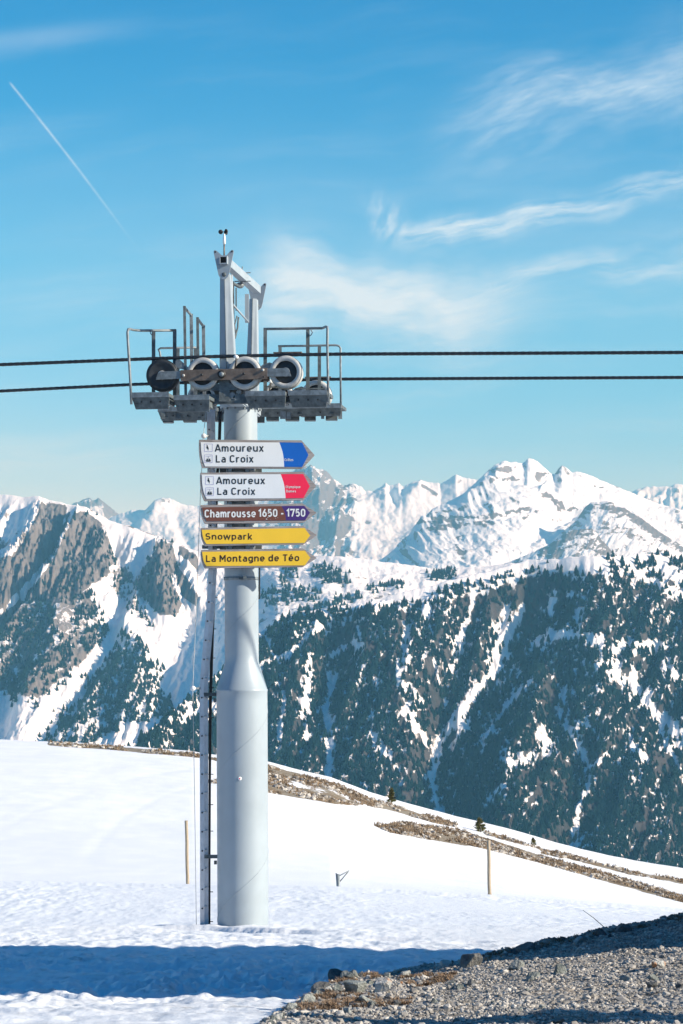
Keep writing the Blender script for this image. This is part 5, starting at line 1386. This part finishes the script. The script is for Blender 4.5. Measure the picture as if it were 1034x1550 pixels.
WH, INK, IB = M['white'], M['ink'], M['inkbrown']
sign('white arrow board with a blue tip reading Crêtes, topmost on the pylon',
     [(301.2, 665.4), (301, 680), (302.6, 696), (305.4, 708.4), (457, 710), (476.5, 689), (456.5, 666.4)], [(304, 669.4), (304.8, 684), (307, 696), (310.5, 706), (457.5, 706.7), (467, 688.8), (457.5, 670)],
     [(423, 669.7), (427.5, 683), (429.5, 695), (430.2, 706.5)], M['signwhite'], M['blue'],
     [('Amoureux', 326, 399, 672.4, 683.6, INK), ('La Croix', 326.8, 383.6, 689, 700, INK), ('Crêtes', 430.8, 444, 693.9, 697.9, WH, 0.075)], [(309.3, 321.8, 671.7, 683.7, 'chair'), (309.3, 321.6, 688.2, 700.5, 'gondola')])
sign('white arrow board with a red tip reading Olympique Dames, second from the top',
     [(303, 715.5), (302.8, 730), (304.6, 747), (309, 758.8), (459, 757.5), (479, 735.5), (459, 714)], [(305.5, 718.5), (306.3, 733), (308.8, 746), (313, 755), (459.5, 753.8), (469, 736), (459, 717.5)],
     [(425, 717.7), (429.5, 731), (431.5, 743), (432.3, 754.2)], M['signwhite'], M['red'],
     [('Amoureux', 328, 401, 721.7, 732.7, INK), ('La Croix', 329, 386.2, 738.2, 749, INK), ('Olympique', 432.4, 454.7, 735, 738.8, WH, 0.075), ('Dames', 433.3, 448, 741.5, 745.3, WH, 0.075)], [(311, 323.5, 721.2, 733.8, 'chair'), (311.3, 323.6, 738, 750.4, 'gondola')])
sign('brown arrow board with a purple tip reading Chamrousse 1650 - 1750',
     [(303.5, 764.4), (304, 775), (306, 785), (309.5, 793), (459.5, 791.4), (479.3, 776), (458, 762)], [(306, 768), (307.4, 776), (309.6, 783), (313, 789), (462, 787.5), (469.3, 776), (460.5, 765.6)],
     [(426, 766.1), (430.5, 774), (432.2, 781), (432.8, 787.7)], M['brown'], M['purple'],
     [('Chamrousse', 310, 387, 771.6, 783.2, WH, 0.092, -0.006), ('1650 -', 391, 429.3, 770.6, 782.2, WH, 0.092), ('1750', 433.5, 462, 770.4, 781.9, WH, 0.092)])
for q, (cx, cy, w_, h_) in enumerate(((403.5, 785.8, 3.4, 1.1), (405.5, 783.2, 1.6, 1.2), (417.3, 784.6, 1.0, 0.8), (410.0, 786.4, 0.8, 0.7), (420.5, 783.6, 0.8, 0.6))):
    sg = bpy.data.objects['direction_sign.002']
    MB().add([W(cx - w_ / 2, cy - h_ * .3, DS - .009), W(cx + w_ * .1, cy - h_ / 2, DS - .009), W(cx + w_ / 2, cy - h_ * .1, DS - .009), W(cx + w_ * .1, cy + h_ / 2, DS - .009)], [(0, 1, 2, 3)]).build('paint_chip', M['signwhite'], sg)
sign('yellow arrow board reading Snowpark',
     [(303.5, 799), (304, 811), (306, 819), (309.5, 826.6), (459, 824.5), (479.8, 810), (459, 796)], [(305.5, 802), (306.8, 811), (309, 818), (312.5, 823.5), (461, 821.8), (469.5, 810.5), (461, 799.3)], None, M['yellow'], None,
     [('Snowpark', 311, 381.8, 807, 816.7, IB)])
sign('yellow arrow board reading La Montagne de Téo, lowest on the pylon',
     [(304, 832.5), (304.3, 845), (306.5, 854), (309.8, 860.4), (458, 858.5), (479.7, 844.5), (458.5, 830)], [(306, 835.2), (307.3, 845), (309.4, 852), (312.5, 857), (461.5, 855.8), (469.8, 844.3), (461.5, 833.5)], None, M['yellow'], None,
     [('La Montagne de Téo', 312, 453, 840.4, 850.6, IB, 0.084, -0.01)])

# ------------------------------------------------------------------ posts, twig, rocks
def wooden_post(px0, y0, px1, y1, d, w, label):
    a, b = W(px0, y0, d), W(px1, y1, d)
    low = a + (a - b).normalized() * 1.6
    r = w / 2 * d / F
    pts = [low.lerp(b, k / 10) + Vector((math.sin(k * 1.7) * 0.006, 0, 0)) for k in range(11)]
    o = MB().tube(pts, [r * (1.05 - 0.012 * k) for k in range(11)], 12).build('wooden_pole', M['pole'])
    return tag(o, label, 'pole')
wooden_post(284.2, 1341, 282.2, 1242, 78, 5.4, 'slightly leaning wooden pole in the snow left of the lift pylon')
wooden_post(741.3, 1362, 739.6, 1272, 79, 5.8, 'upright wooden pole in the snow to the right, below the ridge')

def metal_post():
    d = 80
    t = thing('bracket_post', 'short grey metal post with a wire bracket sticking up from the snow', 'post', W(513, 1352, d))
    MB().tube([W(513.4, 1372, d), W(512.8, 1350, d), W(511.2, 1323.5, d)], 3.0 * d / F, 12).build('post', M['galv'], t)
    MB().tube([W(514, 1335, d), W(527.5, 1319, d)], 0.018, 6).build('brace', M['galvdark'], t)
    MB().tube([W(508, 1322, d), W(514, 1325.5, d), W(528.5, 1317.8, d)], 0.02, 6).build('arm', M['galv'], t)
metal_post()

def gz(x, d): return float(gravel_z(np.array([x]), np.array([d]))[0])
def sz(x, d): return float(ground_z(np.array([x]), np.array([d]))[0])

def twig():
    d = 20.5; a = W(915, 1404, d); b = W(882, 1377.5, d)
    low = a + (a - b) * 0.4
    o = MB().tube([low, a, a.lerp(b, 0.5) + Vector((0, 0, 0.008)), b], [0.004, 0.004, 0.003, 0.002], 5).build('dry_stalk', M['rust'])
    tag(o, 'thin dry stalk leaning left over the gravel edge', 'stalk')
twig()

def rock(px0, px1, y0, y1, d, m, label, seed, group=None, depth=0.8):
    rg = np.random.default_rng(seed)
    d = bank_depth((px0 + px1) / 2, y1 - 0.12 * (y1 - y0))
    bm = bmesh.new(); bmesh.ops.create_icosphere(bm, subdivisions=4, radius=1.0)
    co = np.array([v.co[:] for v in bm.verts]); bm_f = [tuple(v.index for v in f.verts) for f in bm.faces]; bm.free()
    r = np.ones(len(co))
    for k in range(13):                       # cleave flat facets
        n = rg.normal(0, 1, 3); n /= np.linalg.norm(n); h = rg.uniform(0.34, 0.80)
        q = co @ n; r = np.minimum(r, np.where(q > 1e-3, h / np.maximum(q, 1e-3), 9))
    co = co * r[:, None]
    co = co + 0.035 * np.stack([fbm(co[:, 0] * 3 + 9 * k, co[:, 1] * 3 + co[:, 2] * 2.3, 3, seed + k) for k in range(3)], -1)
    lo, hi = co.min(0), co.max(0); co = (co - (lo + hi) / 2) / (hi - lo)
    a, b = W(px0, y1, d), W(px1, y0, d); w = b.x - a.x; h = b.z - a.z
    hh = h * 1.35
    P = co * np.array((w, w * depth, hh)) + np.array(((a.x + b.x) / 2, d, b.z - hh / 2))
    mb = MB(); mb.add([tuple(p) for p in P], bm_f, False)
    o = mb.build('rock', m); return tag(o, label, 'rock', group)

rock(496, 527, 1466, 1484, 16.4, M['rock_dark'], 'dark flat-topped boulder standing out against the shaded snow', 3)
rock(567, 593, 1480, 1506, 14.6, M['rock_orange'], 'pale boulder with an orange stain among the stones at the gravel edge', 5)
rock(519, 556, 1484, 1507, 14.8, M['rock_green'], 'broad grey-green rock just left of the orange-stained boulder', 8)
rock(536, 568, 1505, 1519, 13.6, M['rock_green'], 'flat pale slab lying in front of the orange-stained boulder', 13)
rock(449, 478, 1504, 1521, 13.3, M['rock_green'], 'greenish rock at the left end of the stones, next to the snow', 21)
rock(470, 500, 1486, 1504, 15.0, M['rock_dark'], 'dark rock below the flat-topped boulder at the snow edge', 34)
rock(697, 731, 1442, 1464, 18.0, M['rock_dark'], 'shaded boulder on the gravel crest, left of the other crest boulders', 55)
rock(778, 813, 1426, 1443, 18.5, M['rock_dark'], 'broad shaded boulder in the middle of the gravel crest', 89)
rock(900, 922, 1404, 1419, 19.4, M['rock_dark'], 'small shaded boulder beside the larger one high on the crest', 144)
rock(930, 957, 1398, 1413, 19.6, M['rock_dark'], 'shaded boulder highest on the gravel crest', 7)
rock(768, 794, 1452, 1471, 16.6, M['rock_green'], 'pale pointed rock standing up out of the lit gravel', 11)
rock(838, 858, 1459, 1477, 16.0, M['rock_green'], 'grey rock right of the pale pointed one in the lit gravel', 19)
for k in range(90):
    while True:
        px = random.uniform(400, 1030); d = random.uniform(11.5, 19.5); x = (px - CX) / F * d
        s = float(edge_sd(np.array([x]), np.array([d]))[0])
        if -0.1 < s < (0.8 if k < 65 else 3.0): break
    z = gz(x, d); w = 5 + 17 * random.random() ** 1.8; y = HY - z / d * F
    rock(px - w / 2, px + w / 2, y - w * 0.5, y + 2, d, random.choice((M['rock_green'], M['rock_green'], M['rock_dark'], M['rock_orange'])), 'small loose stone lying on the gravel bank', 200 + k, 'small stones on the gravel bank')

# ------------------------------------------------------------------ unseen hut and fence, added outside the frame to shade the foreground
def hut():  # unseen building, added for the shadow band it casts on snow and crest
    x0, x1, y0, y1 = 5.2, 15.5, 16.0, 26.1
    zb, ze = -2.9, 4.1
    t = thing('shade_hut', 'tall brown timber hut added out of view on the right to shade the snow', 'hut', (10, 20, zb))
    MB().box((x0, y0, zb - 1.0), (x1, y1, ze - 0.25)).build('wall', M['timber'], t)
    MB().box((x0 - 0.12, y0 - 0.12, ze - 0.25), (x1 + 0.12, y1 + 0.12, ze)).build('roof', M['timber'], t)
    for k, yy in enumerate((17.6, 20.2, 22.8)):
        w = MB().box((x0 - 0.06, yy, zb + 2.4), (x0 - 0.002, yy + 1.0, zb + 3.6)).build('window', M['pole'], t)
        MB().box((x0 - 0.075, yy + 0.08, zb + 2.48), (x0 - 0.062, yy + 0.92, zb + 3.52)).build('pane', M['dark'], w)
    MB().box((x0 - 0.06, 19.0, zb), (x0 - 0.002, 20.0, zb + 2.1)).build('door', M['pole'], t)
hut()

def barrier():  # unseen fence, added so its shadow falls on the nearest gravel
    t = thing('shade_fence', 'high board fence added out of view on the right to shade the gravel', 'fence', (7, 9.3, -1.6))
    for k in range(4): MB().box((5.1 + k * 1.5, 9.35, -1.95), (5.24 + k * 1.5, 9.49, 1.02)).build('post', M['timber'], t)
    for k in range(12): MB().box((4.95, 9.30, -1.75 + k * 0.232), (9.9, 9.347, -1.52 + k * 0.232)).build('plank', M['timber'], t)
barrier()

# ------------------------------------------------------------------ haze
HAZE = 7.6e-5
def haze():
    m = bpy.data.materials.new('haze_air'); m.use_nodes = True; nt = m.node_tree; nt.nodes.clear()
    out = nt.nodes.new('ShaderNodeOutputMaterial'); v = nt.nodes.new('ShaderNodeVolumePrincipled')
    v.inputs['Color'].default_value = (0.22, 0.66, 1.0, 1); v.inputs['Absorption Color'].default_value = (1, 1, 1, 1); v.inputs['Density'].default_value = HAZE; v.inputs['Anisotropy'].default_value = 0.0
    nt.links.new(v.outputs[0], out.inputs['Volume'])
    o = MB().box((-9500, -60, -470), (9500, 18500, 1330)).build('haze', m)
    tag(o, kind='stuff')
if HAZE: haze()
